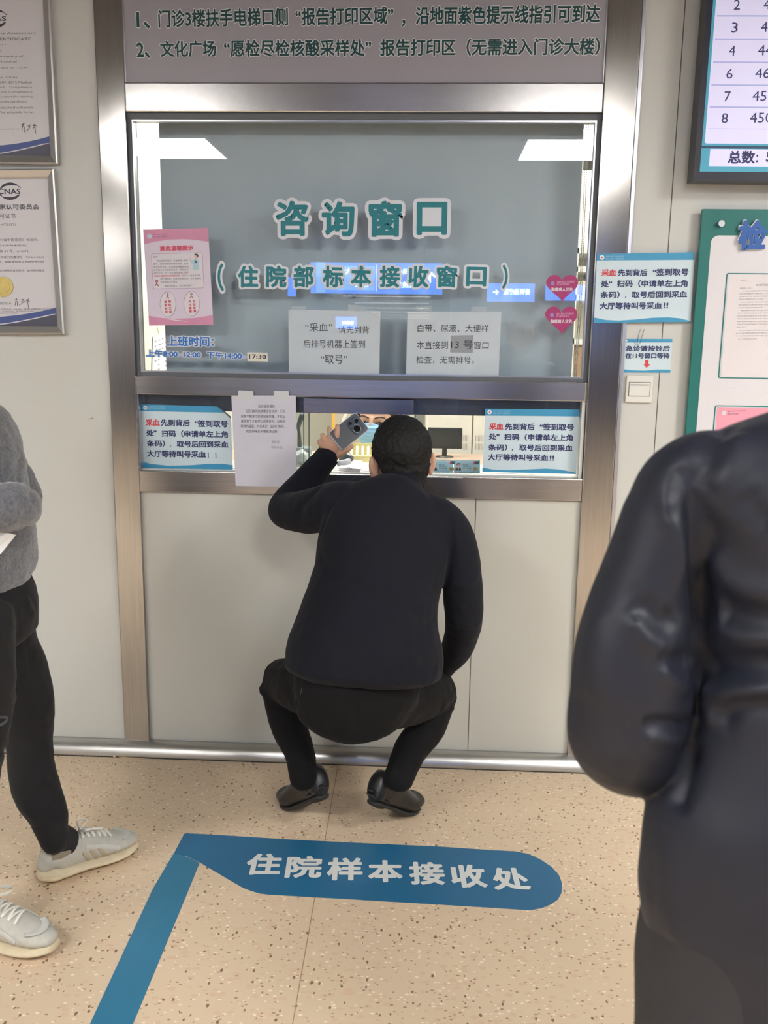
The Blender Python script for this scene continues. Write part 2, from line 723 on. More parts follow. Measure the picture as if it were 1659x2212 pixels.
g_ = obj('bead_strip', bm, alum, w1)
g_.matrix_parent_inverse = Matrix.Translation(-w1.location)
bm = bmesh.new()
bx(bm, X0 + 0.0145, X1 - 0.0145, 0.018, 0.0215, 1.326, 2.094)
g_ = obj('pane', bm, glass, w1)
g_.matrix_parent_inverse = Matrix.Translation(-w1.location)

# lower window: two fixed panes, a raised middle sash, a dark head strip
w2 = struct(empty('window_2', (-0.21, 0.02, 1.12), None, None))
T2 = Matrix.Translation(-w2.location)


def w2part(name, bm, mat):
    q = obj(name, bm, mat, w2)
    q.matrix_parent_inverse = T2
    return q
glass2 = M_glass('pane_glass', (252, 254, 253), 0.045)
xL0, xL1, xR0, xR1 = X0 + 0.004, A(667, 950, 0.02).x, A(896, 950, 0.02).x, X1 - 0.012
zt = A(790, 862, 0.01).z
zb = A(790, 895, 0.02).z
w2part('pane', box(xL0, xL1, 0.030, 0.034, 1.006, 1.247), glass2)
w2part('pane', box(xR0, xR1, 0.030, 0.034, 1.006, 1.247), glass2)
headm = M_steel('head_strip', (108, 112, 120), 0.3, False)
w2part('head_rail', box(X0 + 0.004, X1 - 0.004, 0.042, 0.06, zb, 1.2515), headm)
w2part('middle_rail', box(A(655, 880, .0).x, A(893, 880, .0).x, 0.004, 0.03, zb + 0.002, zt, 0.001), M_steel('sash_rail', (150, 150, 158), 0.25, False))
w2part('jamb', box(X0, X0 + 0.005, 0.0, 0.06, 1.003, 1.2515), alum)
w2part('jamb', box(X1 - 0.013, X1 - 0.003, -0.002, 0.06, 1.003, 1.2515), M('jamb_white', (214, 216, 214), 0.35))
w2part('pane_edge', box(xL1 - 0.002, xL1 + 0.001, 0.028, 0.036, 1.006, zb), M('glass_edge', (70, 92, 88), 0.2))
w2part('pane_edge', box(xL1 - 0.021, xL1 - 0.0185, 0.040, 0.046, 1.006, zb), MATS['glass_edge'])
w2part('pane_edge', box(xR0 - 0.001, xR0 + 0.0015, 0.028, 0.036, 1.006, zb), MATS['glass_edge'])
w2part('sill_strip', box(X0 + 0.004, X1 - 0.004, 0.012, 0.05, 1.003, 1.0065), M('sill_white', (228, 228, 222), 0.3))

# hall behind the camera (seen in the glass and the steel): ceiling, walls, corridor
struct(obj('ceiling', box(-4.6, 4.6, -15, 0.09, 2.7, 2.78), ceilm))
hallw = M('hall_wall', (170, 172, 176), 0.6, var=0.03)
struct(obj('wall_left', box(-4.7, -4.6, -15, 0.09, 0, 2.78), hallw))
struct(obj('wall_right', box(4.6, 4.7, -15, 0.09, 0, 2.78), hallw))
cx0, cx1 = -2.7, 0.4
bm = bmesh.new()
bx(bm, -4.6, cx0, -15.1, -15, 0, 2.78)
bx(bm, cx1, 4.6, -15.1, -15, 0, 2.78)
struct(obj('wall_front', bm, hallw))
bm = bmesh.new()
bx(bm, cx0 - 0.1, cx0, -47, -15.1, 0, 2.78)
bx(bm, cx1, cx1 + 0.1, -47, -15.1, 0, 2.78)
bx(bm, cx0 - 0.1, cx1 + 0.1, -47.1, -47, 0, 2.78)
struct(obj('wall_corridor', bm, M('corridor_wall', (150, 152, 156), 0.6)))
struct(obj('floor_corridor', box(cx0, cx1, -47, -15, -0.08, 0), fm))
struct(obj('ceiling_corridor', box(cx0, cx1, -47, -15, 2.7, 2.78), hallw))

# hall ceiling panels
diff = M('panel_diffuser', (255, 253, 249), 0.5, var=0.0, emit=PANEL)
fr = M('lamp_frame', (220, 220, 220), 0.4)


def panel(x, y, w, d, z, label, group, mat, name='ceiling_light'):
    e = empty(name, (x, y, z), label, 'light', group)
    bm = bmesh.new()
    bx(bm, -w / 2 + 0.012, w / 2 - 0.012, -d / 2 + 0.012, d / 2 - 0.012, -0.012, -0.004)
    obj('diffuser', bm, mat, e)
    bm = bmesh.new()
    bx(bm, -w / 2, w / 2, -d / 2, -d / 2 + 0.012, -0.014, 0.0)
    bx(bm, -w / 2, w / 2, d / 2 - 0.012, d / 2, -0.014, 0.0)
    bx(bm, -w / 2, -w / 2 + 0.012, -d / 2 + 0.012, d / 2 - 0.012, -0.014, 0.0)
    bx(bm, w / 2 - 0.012, w / 2, -d / 2 + 0.012, d / 2 - 0.012, -0.014, 0.0)
    obj('frame', bm, fr, e)
    return e
for ix, x in enumerate((-1.745, 0.90, 3.53)):
    for iy, y in enumerate((-3.33,)):
        if iy == 0 and ix < 2:
            lb = ('bright square ceiling panel mirrored at the upper left of the window glass', 'bright square ceiling panel mirrored at the upper right of the window glass')[ix]
            panel(x, y, 0.63, 0.66, 2.7, lb, None, diff)
        else:
            panel(x, y, 0.63, 0.66, 2.7, 'square fill panel added at the side of the hall to brighten it', 'hall ceiling panels', diff)
for x in (-4.25, 3.7):  # added fill panels, outside the mirrored view, to brighten the hall in the steel
    for y in (-5.9, -9.0):
        panel(x, y, 0.63, 0.66, 2.7, 'square fill panel added at the side of the hall to brighten it', 'hall ceiling panels', diff)
panel(-4.05, -3.33, 0.63, 0.66, 2.7, 'square fill panel added at the side of the hall to brighten it', 'hall ceiling panels', diff)
panel(2.35, -1.75, 0.63, 0.66, 2.7, 'square ceiling panel above and to the right of the number screen', None, diff)
strip = M('strip_light', (250, 250, 244), 0.5, var=0, emit=9)
for k in range(7):
    panel(-1.15, -18 - 4 * k, 2.4, 0.25, 2.7, 'long strip lamp across the corridor ceiling mirrored in the glass', 'corridor strip lamps', strip, 'strip_light')

# lit direction signs hanging in the hall, mirrored in the glass
blue_lit = M('sign_blue_lit', (66, 132, 240), 0.4, var=0.0, emit=11)
white_lit = M('sign_white_lit', (225, 235, 255), 0.4, var=0.0, emit=12)
pale_lit = M('sign_pale_lit', (120, 176, 250), 0.4, var=0.0, emit=10)
rodm = M('rod_grey', (90, 92, 96), 0.5)


def hung_sign(x0, x1, z0, z1, y, label, lines, rods=True):
    e = empty('hanging_sign', ((x0 + x1) / 2, y, z0), label, 'sign')
    wd, h = x1 - x0, z1 - z0
    obj('lit_panel', box(-wd / 2, wd / 2, -0.05, 0.05, 0, h, 0.004), blue_lit, e)
    if rods:
        for sx in (-0.36, 0.36):
            bm = bmesh.new()
            tube(bm, [(sx * wd, 0, h), (sx * wd, 0, 2.7 - z0)], 0.008)
            obj('rod', bm, rodm, e)
    for (s, fx0, fx1, fz, fh, bold) in lines:
        V, F = glyphs(s, bold)
        lo, hi = V.min(0), V.max(0)
        bm = bmesh.new()
        vs = []
        # front of the sign faces the window (+y): mirror x so it reads from there
        for p in V:
            u = (p[0] - lo[0]) / (hi[0] - lo[0])
            v = (p[1] - lo[1]) / (hi[1] - lo[1]) - 0.5
            vs.append(bm.verts.new((wd / 2 - wd * (fx0 + (fx1 - fx0) * u), 0.0515, h * (fz + fh * v))))
        for f in F:
            try:
                bm.faces.new([vs[i] for i in f])
            except ValueError:
                pass
        obj('lettering', bm, white_lit, e)
    return e
s1 = hung_sign(-1.576, 0.170, 2.078, 2.473, -9.3, 'long blue lit direction sign on two rods mirrored behind the window lettering', [('↑', 0.05, 0.12, 0.55, 0.36, 0.03), ('骨科治疗区', 0.20, 0.46, 0.72, 0.22, 0.02), ('医技楼', 0.20, 0.36, 0.30, 0.2, 0.02), ('门诊大厅', 0.56, 0.80, 0.72, 0.22, 0.02), ('采血', 0.56, 0.66, 0.3, 0.2, 0.02)])
obj('divider', box(-0.005, 0.005, 0.05, 0.0515, 0.03, 0.37), white_lit, s1)
obj('light_strip', box(-0.80, -0.68, 0.05, 0.0512, 0.0, 0.395), pale_lit, s1)
obj('light_strip', box(-0.66, -0.02, 0.05, 0.0512, 0.04, 0.35), pale_lit, s1)
s2 = hung_sign(0.872, 1.576, 2.076, 2.339, -11, 'blue lit sign with white arrow mirrored right of the window lettering', [('骨科治疗区', 0.10, 0.66, 0.55, 0.34, 0.02), ('←', 0.76, 0.88, 0.5, 0.3, 0.03)])
s3 = hung_sign(-1.93, -1.83, 2.05, 2.30, -9.6, 'small blue lit sign seen edge on left of the long mirrored sign', [])
s4 = hung_sign(1.75, 2.35, 2.10, 2.33, -11, 'blue lit sign mirrored behind the upper pink heart sticker', [])
s5 = hung_sign(-2.33, -1.80, 1.79, 2.08, -20, 'distant blue lit corridor sign mirrored on the left taped notice', [('签到取号', 0.15, 0.7, 0.5, 0.3, 0.02)], False)

# ------------------------------------------------------------------ room behind the window
labw = M('lab_wall', (216, 214, 200), 0.6, var=0.02)
struct(obj('wall_lab_left', box(-1.16, -1.1, 0.09, 4.6, 0, 2.7), labw))
struct(obj('wall_lab_right', box(2.2, 2.26, 0.09, 4.6, 0, 2.7), labw))
struct(obj('wall_lab_back', box(-1.16, 2.26, 4.5, 4.6, 0, 2.7), labw))
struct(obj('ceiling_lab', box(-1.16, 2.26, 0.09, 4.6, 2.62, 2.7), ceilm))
struct(obj('floor_lab', box(-1.16, 2.26, 0.12, 4.6, -0.08, 0), M('lab_floor', (190, 186, 176), 0.5)))
ldiff = M('lab_diffuser', (255, 252, 246), 0.5, var=0.0, emit=LAB_PANEL)
for x, y in ((-0.3, 0.85), (1.1, 0.85), (-0.3, 2.6), (1.1, 2.6)):
    panel(x, y, 0.6, 0.6, 2.62, 'square ceiling panel in the room behind the counter window', 'lab ceiling panels', ldiff)
# ================================================================== SIGNS AND SHEETS
paper = M('paper_white', (232, 231, 230), 0.6, var=0.02, vscale=14)
paper_l = M('paper_lavender', (206, 205, 216), 0.6, var=0.02, vscale=14)
paper_g = M('paper_bluish', (230, 234, 242), 0.6, var=0.02, vscale=14)
ink = M('ink_black', (44, 44, 48), 0.6, var=0.0)
ink_l = M('ink_soft', (92, 92, 98), 0.7, var=0.0)
ink_ll = M('ink_pale', (140, 140, 146), 0.7, var=0.0)
tealm = M('teal_vinyl', (24, 118, 128), 0.45, var=0.02)
tealw = M('vinyl_white', (214, 218, 226), 0.45, var=0.02)
skyb = M('header_blue', (62, 150, 192), 0.45, var=0.03)
sheetb = M('sheet_pale_blue', (206, 224, 232), 0.45, var=0.025, vscale=9)
navy = M('ink_navy', (44, 50, 100), 0.5, var=0.0)
red = M('ink_red', (206, 62, 70), 0.5, var=0.0)
bluev = M('blue_vinyl', (40, 116, 196), 0.45, var=0.02)

# overhead sign panel above the window
b = Board('overhead_sign', 'lavender grey sign panel with two lines of dark green writing above the window', 'sign',
          [(268, -330), (1335, -338), (1309, 176), (272, 185)], -0.0005, M('sign_lavender', (154, 151, 160), 0.34, spec=0.4, var=0.02), 0.002,
          outline=lambda s: [(-0.7255, -0.0), (0.7255, 0.0), (0.7255, 0.55), (-0.7255, 0.55)])
# place exactly between the uprights, sitting on the header rail
b.o.matrix_world = Matrix.Translation((-0.2185, -0.0005, 2.2))
b.O = Vector((-0.2185, -0.0005, 2.2))
b.X, b.Z = Vector((1, 0, 0)), Vector((0, 0, 1))
greenink = M('ink_green', (16, 66, 66), 0.5, var=0.0)
halo = M('halo_white', (222, 224, 226), 0.5, var=0.0)
L1 = [('1、', (295, 44), (324, 44), 36), ('门诊3楼扶手电梯口侧', (342, 41), (622, 36), 39), ('“报告打印区域”', (638, 37), (850, 33), 39), ('，', (868, 50), (876, 50), 16), ('沿地面紫色提示线指引可到达', (898, 34), (1296, 29), 40)]
L2 = [('2、', (295, 109), (324, 109), 34), ('文化广场', (346, 106), (467, 105), 36), ('“愿检尽检核酸采样处”', (484, 105), (802, 103), 37), ('报告打印区（无需进入门诊大楼）', (821, 103), (1296, 100), 38)]
b.put(L1 + L2, halo, 'lettering_halo', bold=0.065, lev=1, mb=0.026)
b.put(L1 + L2, greenink, 'lettering', bold=0.026, lev=2)
obj('edge_strip', box(-0.7255, -0.7225, -0.004, 0, 0, 0.55), alum, b.o)
obj('edge_strip', box(0.7225, 0.7255, -0.004, 0, 0, 0.55), alum, b.o)

# lettering stuck on the glass
YG = 0.0178


quadT = [(595, 430), (970, 430), (968, 515), (595, 515)]


def glass_letters(name, label, quad, items, m, mw_, bold, hb):
    g = Board(name, label, 'lettering', quad, YG, mw_, 0.0003)
    first = True
    for it in items:
        e = g.put([it], mw_, 'backing', bold=hb, lev=1, res=3, mb=bold)
        if first:
            old = g.o.data
            g.o.data = e.data
            bpy.data.objects.remove(e)
            bpy.data.meshes.remove(old)
            first = False
    g.put(items, m, 'coloured_face', bold=bold, lev=3, res=3)
    return g


ttl = [('咨', (596, 472), (667, 472), 76), ('询', (695, 473), (766, 473), 76), ('窗', (796, 473), (868, 473), 78), ('口', (900, 472), (966, 472), 72)]
g = glass_letters('window_title', 'large four character teal title with white outline on the glass', quadT, ttl, tealm, tealw, 0.036, 0.135)
g.poly('counter_fill', [(612, 484), (654, 484), (654, 504), (612, 504)], tealw, 1)
g.poly('counter_fill', [(904, 440), (962, 440), (962, 500), (904, 500)], tealw, 1)
g.poly('counter_fill', [(806, 466), (856, 466), (856, 504), (806, 504)], tealw, 1)
sub = [('（', (470, 599), (483, 599), 60)]
for ch, x in zip('住院部标本接收窗口', (514, 575, 634, 697, 758, 820, 882, 943, 1007)):
    sub.append((ch, (x, 597), (x + 44, 598), 47 if ch != '口' else 42))
sub.append(('）', (1085, 598), (1097, 598), 52))
g = glass_letters('window_subtitle', 'smaller row of teal characters in brackets below the large title', [(470, 570), (1100, 570), (1100, 625), (470, 625)], sub, tealm, tealw, 0.034, 0.14)
hrs = [('上班时间：', (361, 737), (462, 738), 22), ('上午8:00–12:00', (316, 763), (434, 766), 15), ('下午14:00–', (447, 767), (532, 769), 16)]
g = glass_letters('opening_hours', 'blue opening hours lettering low on the left of the glass', [(316, 725), (534, 725), (534, 776), (316, 776)], hrs, bluev, tealw, 0.032, 0.13)
b = Board('time_patch', 'small cream label reading 17:30 stuck after the opening hours', 'label', [(534, 761), (578, 762), (579, 781), (535, 780)], YG, M('cream_label', (224, 220, 206), 0.6), 0.0004)
b.put([('17:30', (538, 770), (575, 771), 10)], ink, bold=0.02)


# pale-blue "blood draw" notices
def blue_notice(label, quad, Y, lines, hdr, wave, logo, group, extra_red=True, thick=0.0008, corner=None):
    b = Board('blood_notice', label, 'notice', quad, Y, sheetb, thick, group=group, outline=corner)
    b.poly('header_band', hdr, skyb, 1)
    b.poly('wave_band', wave, skyb, 1)
    lx, ly, r = logo
    em = b.poly('emblem', [(lx + r * math.cos(t * math.pi / 9), ly + r * math.sin(t * math.pi / 9)) for t in range(18)], M('emblem_white', (226, 234, 240), 0.5, var=0), 2)
    b.poly('emblem_mark', [(lx - r * .4, ly), (lx, ly - r * .4), (lx + r * .4, ly), (lx, ly + r * .4)], red, 3, parent=em)
    b.put([('成都中医药大学附属医院', (lx + r + 3, ly - r * .45), (lx + r + 38 * r / 4.6, ly - r * .45), r * 0.55), ('四川省中医医院', (lx + r + 3, ly + r * .55), (lx + r + 38 * r / 4.6, ly + r * .55), r * 0.75)], M('ink_header_pale', (160, 204, 226), 0.5, var=0), 'small_lettering', bold=0.01, lev=2)
    b.put([lines[0]], red, 'red_lettering', bold=0.034)
    b.put(lines[1:], navy, 'lettering', bold=0.034)
    return b


def zl(ox, oy, k):
    return lambda x, y: (ox + x / k, oy + y / k)
z = zl(280, 840, 3.95)
blue_notice('pale blue blood draw notice in the lower left window beside the white typed sheet', [z(97, 132), z(868, 152), z(880, 690), z(118, 682)], 0.0285,
            [('采血', z(137, 287), z(258, 288), 57 / 3.95), ('先到背后', z(266, 288), z(514, 293), 58 / 3.95), ('“签到取号', z(555, 295), z(838, 300), 60 / 3.95), ('处”', z(142, 376), z(232, 374), 56 / 3.95), ('扫码（申请单左上角', z(270, 380), z(838, 389), 58 / 3.95), ('条码）', z(147, 464), z(302, 466), 56 / 3.95), ('，', z(343, 490), z(352, 490), 5), ('取号后回到采血', z(402, 470), z(843, 475), 56 / 3.95), ('大厅等待叫号采血', z(148, 552), z(652, 560), 58 / 3.95), ('！', z(667, 565), z(676, 565), 45 / 3.95), ('！', z(732, 566), z(741, 566), 45 / 3.95)],
            [z(97, 132), z(748, 150), z(810, 204), z(99, 190)], [z(116, 624), z(180, 640), z(330, 656), z(520, 652), z(680, 640), z(800, 640), z(880, 652), z(880, 690), z(118, 682)], (*z(134, 161), 4.6), 'blood draw notices',
            corner=lambda s: [s.L(*z(97, 132)), s.L(*z(758, 150)), s.L(*z(864, 246)), s.L(*z(880, 690)), s.L(*z(118, 682))])
obj_fold = Board('folded_corner', None, None, [z(748, 150), z(768, 150), z(866, 240), z(862, 252)], 0.0265, M('paper_back', (70, 84, 100), 0.6), 0.0006)
obj_fold.o.parent = bpy.data.objects['blood_notice']
obj_fold.o.matrix_parent_inverse = bpy.data.objects['blood_notice'].matrix_world.inverted()
z = zl(880, 840, 3.95)


def rc(s, pts, r=0.006):
    return pts
blue_notice('pale blue blood draw notice in the lower right window', [z(665, 170), z(1468, 176), z(1438, 727), z(640, 708)], 0.0285,
            [('采血', z(698, 320), z(819, 322), 57 / 3.95), ('先到背后', z(832, 323), z(1086, 325), 58 / 3.95), ('“签到取号', z(1128, 325), z(1421, 328), 60 / 3.95), ('处”', z(695, 407), z(786, 405), 56 / 3.95), ('扫码（申请单左上角', z(826, 410), z(1412, 417), 58 / 3.95), ('条码）', z(690, 498), z(852, 500), 56 / 3.95), ('，', z(890, 523), z(900, 523), 5), ('取号后回到采血', z(953, 500), z(1410, 505), 56 / 3.95), ('大厅等待叫号采血', z(687, 582), z(1203, 588), 58 / 3.95), ('!!', z(1213, 590), z(1253, 591), 46 / 3.95)],
            [z(665, 170), z(1468, 176), z(1466, 236), z(662, 228)], [z(641, 672), z(740, 690), z(860, 694), z(1000, 688), z(1180, 680), z(1300, 688), z(1439, 716), z(1438, 727), z(640, 708)], (*z(702, 198), 4.8), 'blood draw notices')
z = zl(1270, 440, 4.254)
blue_notice('pale blue blood draw notice taped over the right steel upright onto the wall', [z(83, 462), z(980, 446), z(942, 1088), z(54, 1095)], -0.0128,
            [('采血', z(125, 634), z(260, 634), 64 / 4.254), ('先到背后', z(275, 634), z(545, 634), 64 / 4.254), ('“签到取号', z(595, 630), z(925, 628), 66 / 4.254), ('处”', z(118, 738), z(222, 736), 62 / 4.254), ('扫码（申请单左上角', z(268, 735), z(916, 732), 66 / 4.254), ('条码）', z(114, 838), z(292, 836), 62 / 4.254), ('，', z(340, 860), z(352, 860), 5), ('取号后回到采血', z(402, 838), z(912, 832), 62 / 4.254), ('大厅等待叫号采血', z(108, 940), z(680, 936), 64 / 4.254), ('!!', z(695, 935), z(738, 935), 54 / 4.254)],
            [z(83, 462), z(980, 446), z(976, 516), z(80, 522)], [z(56, 1046), z(160, 1068), z(280, 1075), z(440, 1064), z(600, 1048), z(740, 1044), z(850, 1054), z(942, 1080), z(942, 1088), z(54, 1095)], (*z(129, 494), 5.2), 'blood draw notices')
b = Board('bell_notice', 'small pale blue notice with a red down arrow above the wall switch', 'notice', [z(331, 1242), z(776, 1243), z(757, 1553), z(315, 1551)], -0.0008, sheetb, 0.0006)
b.poly('header_band', [z(331, 1242), z(776, 1243), z(775, 1274), z(329, 1275)], skyb, 1)
b.poly('wave_band', [z(317, 1520), z(420, 1532), z(520, 1534), z(640, 1524), z(758, 1526), z(757, 1553), z(315, 1551)], skyb, 1)
b.poly('emblem', [(z(354, 1257)[0] + 2.2 * math.cos(t), z(354, 1257)[1] + 2.2 * math.sin(t)) for t in [k * math.pi / 6 for k in range(12)]], MATS['emblem_white'], 2)
b.put([('急诊请按铃后', z(346, 1330), z(753, 1332), 52 / 4.254), ('在11号窗口等待', z(343, 1396), z(750, 1396), 52 / 4.254)], navy, bold=0.03)
b.poly('red_arrow', [z(526, 1437), z(557, 1437), z(557, 1476), z(572, 1476), z(539, 1510), z(510, 1476), z(525, 1476)], red, 1)
bm = bmesh.new()
for pl in ([(483, 1155), (462, 1220), (450, 1300)], [(518, 1155), (498, 1215), (480, 1270)], [(422, 1262), (432, 1285), (446, 1302), (470, 1285), (492, 1268)]):
    tube(bm, [Vector((b.L(*z(*q))[0], -0.0013, b.L(*z(*q))[1])) for q in pl], 0.0005, K=6)
obj('pen_arrow', bm, ink, b.o)

# white taped sheets behind the glass
z = zl(560, 400, 2.9105)
tape = M('clear_tape', (226, 230, 234), 0.25, var=0.02, alpha=0.45)
tapew = M('frosted_tape', (226, 228, 230), 0.4, var=0.02, alpha=0.8)
YB = 0.0235
b = Board('taped_sheet', 'white sheet about drawing blood taped inside the glass left of the centre', 'notice', [z(183, 783), z(762, 791), z(755, 1206), z(188, 1198)], YB, paper_g, 0.0005, group='taped sheets inside the glass')
b.put([('“采血”', z(290, 894), z(458, 892), 54 / 2.91), ('请先到背', z(498, 909), z(692, 909), 46 / 2.91), ('后排号机器上签到', z(277, 997), z(665, 1000), 50 / 2.91), ('“取号”', z(387, 1095), z(553, 1095), 56 / 2.91)], ink, bold=0.004)
for q in ([(204, 758), (300, 762), (299, 784), (204, 783)], [(560, 748), (658, 756), (655, 790), (560, 788)]):
    b.poly('tape', [z(*p) for p in q], tape, 1)
b = Board('taped_sheet', 'white sheet with the boxed number 13 taped inside the glass right of the centre', 'notice', [z(932, 795), z(1522, 795), z(1504, 1216), z(922, 1214)], YB, paper_g, 0.0005, group='taped sheets inside the glass')
b.poly('grey_patch', [z(1204, 945), z(1347, 943), z(1342, 1054), z(1200, 1052)], M('grey_patch', (176, 176, 182), 0.6), 1)
b.put([('白带、尿液、大便样', z(996, 899), z(1443, 901), 48 / 2.91), ('本直接到', z(990, 1005), z(1185, 1005), 50 / 2.91), ('13 号', z(1206, 1002), z(1342, 1004), 54 / 2.91), ('窗口', z(1350, 1006), z(1442, 1008), 46 / 2.91), ('检查，无需排号。', z(988, 1098), z(1350, 1100), 48 / 2.91)], ink, bold=0.004)
for q in ([(988, 762), (1086, 758), (1085, 796), (988, 796)], [(1334, 764), (1432, 766), (1430, 796), (1334, 796)]):
    b.poly('tape', [z(*p) for p in q], tape, 1)

# typed notice hanging over the lower rail
z = zl(280, 840, 3.95)
b = Board('typed_notice', 'white typed sheet taped over the rail left of the counter opening', 'notice', [z(868, 57), z(1418, 56), z(1422, 838), z(905, 828)], -0.0145, paper_l, 0.0006)
b.put([('延迟报告通知', z(1097, 148), z(1236, 148), 24 / 3.95), ('因仪器网络故障正在抢修，门诊', z(998, 190), z(1330, 192), 26 / 3.95), ('尿微早期肾功结果出报较慢，手机上', z(950, 234), z(1328, 237), 27 / 3.95), ('看得到了才能打出纸质报告，取报告', z(950, 276), z(1328, 279), 27 / 3.95), ('时间均延后，时间未定，请耐心等待。', z(950, 319), z(1322, 322), 27 / 3.95), ('给您带来的不便敬请谅解！', z(996, 361), z(1268, 364), 27 / 3.95), ('生化室', z(1210, 452), z(1278, 453), 25 / 3.95), ('2025.3.12', z(1209, 497), z(1304, 499), 18 / 3.95)], ink_l, bold=0.006)
for q in ([(928, 12), (1058, 18), (1057, 97), (926, 94)], [(1230, 16), (1360, 18), (1357, 96), (1228, 93)]):
    b.poly('tape', [z(*p) for p in q], tapew, 2)

# pink poster on the glass
z = zl(300, 480, 9.618)
pink = M('poster_pink', (216, 205, 220), 0.5, var=0.03, vscale=10)
pinkd = M('poster_rose', (206, 142, 172), 0.5, var=0.08, vscale=14)
posw = M('poster_white', (220, 216, 222), 0.5, var=0.01)
b = Board('health_poster', 'pink health advice poster with two ovals on the left of the glass', 'poster', [z(90, 155), z(1438, 118), z(1548, 2132), z(212, 2150)], 0.0178, pink, 0.0006)
b.poly('rose_band', [z(90, 155), z(1438, 118), z(1450, 410), z(1200, 370), z(930, 352), z(640, 362), z(330, 405), z(110, 462)], pinkd, 1)
b.poly('rose_band', [z(200, 1940), z(430, 1985), z(760, 2008), z(1150, 1990), z(1535, 1930), z(1548, 2132), z(212, 2150)], pinkd, 1)
b.poly('white_swoosh', [z(560, 2010), z(760, 2045), z(1000, 2066), z(1000, 2058), z(800, 2030), z(620, 2008)], posw, 2)
em = b.poly('emblem', [z(222 + 52 * math.cos(t * math.pi / 9), 295 + 52 * math.sin(t * math.pi / 9)) for t in range(18)], M('emblem_pale', (196, 206, 222), 0.5), 2)
b.put([('成都中医药大学附属医院', z(290, 258), z(588, 250), 26 / 9.6), ('四川省中医医院', z(290, 305), z(592, 298), 34 / 9.6)], M('ink_mauve', (146, 96, 128), 0.6, var=0), 'small_lettering', bold=0.01)
redp = M('ink_rose', (206, 84, 108), 0.5, var=0.0)
b.put([('高危温馨提示', z(438, 548), z(1130, 530), 108 / 9.6)], redp, 'title_lettering', bold=0.05)
tb = [z(255, 680), z(290, 655), z(1290, 630), z(1320, 650), z(1355, 1345), z(1330, 1368), z(330, 1390), z(298, 1365)]
b.poly('box_line', tb, M('line_mauve', (150, 120, 150), 0.6, var=0), 1)
b.poly('white_box', [z(262, 684), z(294, 662), z(1286, 637), z(1313, 655), z(1348, 1342), z(1326, 1361), z(333, 1383), z(305, 1360)], posw, 2)
b.put([('您好！', z(290, 722), z(392, 720), 46 / 9.6), ('欢迎您前来就诊！艾滋病是一种危', z(375, 802), z(1020, 795), 42 / 9.6), ('害大、病死率高的严重传染病，目前', z(302, 870), z(1025, 860), 42 / 9.6), ('尚无治愈方法。艾滋病和梅毒等性病', z(306, 935), z(1030, 925), 42 / 9.6), ('的传播与行为有密切关系，若发生过', z(308, 998), z(1030, 985), 42 / 9.6), ('高危行为，为了您的身体健康，', z(314, 1055), z(930, 1046), 42 / 9.6), ('您的个人信息资料将', z(890, 1108), z(1285, 1104), 40 / 9.6), ('被严格保密。如果您拒绝检测，也不会影响', z(448, 1178), z(1290, 1166), 40 / 9.6), ('您的其他诊疗服务。', z(452, 1242), z(815, 1236), 42 / 9.6), ('谢谢您的配合，祝您早日康复！', z(536, 1328), z(1112, 1312), 42 / 9.6)], M('ink_grey', (84, 84, 100), 0.6, var=0), 'small_lettering', bold=0.008, lev=3)
b.put([('建议', z(948, 1044), z(1034, 1042), 42 / 9.6), ('您做艾滋病抗体和梅毒检测，', z(318, 1120), z(870, 1108), 42 / 9.6)], redp, 'red_lettering', bold=0.014, lev=3)


def ribbon(bd, cx, cy, s, m, lev):
    # small looped ribbon
    bd.poly('ribbon', [z(cx - 30 * s, cy + 75 * s), z(cx - 46 * s, cy + 60 * s), z(cx + 4 * s, cy - 8 * s), z(cx + 14 * s, cy - 45 * s), z(cx, cy - 60 * s), z(cx - 14 * s, cy - 45 * s), z(cx - 4 * s, cy - 8 * s), z(cx + 46 * s, cy + 60 * s), z(cx + 30 * s, cy + 78 * s), z(cx, cy + 24 * s)][:], m, lev)
    bd.poly('ribbon_loop', [z(cx + 30 * s * math.cos(t * math.pi / 8), cy - 38 * s + 34 * s * math.sin(t * math.pi / 8)) for t in range(16)], m, lev)
    bd.poly('ribbon_gap', [z(cx + 12 * s * math.cos(t * math.pi / 6), cy - 36 * s + 15 * s * math.sin(t * math.pi / 6)) for t in range(12)], posw, lev + 1)
ribm = M('ribbon_red', (168, 60, 88), 0.5, var=0)
ribbon(b, 372, 1262, 0.95, ribm, 3)
for cx, cy in ((605, 1704), (1098, 1694)):
    el = [z(cx + 168 * math.cos(t * math.pi / 20) + 0.02 * 262 * math.sin(t * math.pi / 20), cy + 264 * math.sin(t * math.pi / 20)) for t in range(40)]
    b.poly('oval_line', el, MATS['line_mauve'], 1)
    b.poly('oval', [z(cx + 160 * math.cos(t * math.pi / 20), cy + 257 * math.sin(t * math.pi / 20)) for t in range(40)], posw, 2)
    ribbon(b, cx - 6, cy - 170, 0.75, ribm, 3)
for col, x, y0 in (('爱家有您', 528, 1628), ('预防艾滋', 612, 1624), ('关注健康', 1030, 1618), ('主动检测', 1116, 1612)):
    b.put([(ch, z(x + 5 * k, y0 + 28 + 69 * k), z(x + 58 + 5 * k, y0 + 28 + 69 * k), 56 / 9.6) for k, ch in enumerate(col)], redp, 'red_lettering', bold=0.04, lev=3)
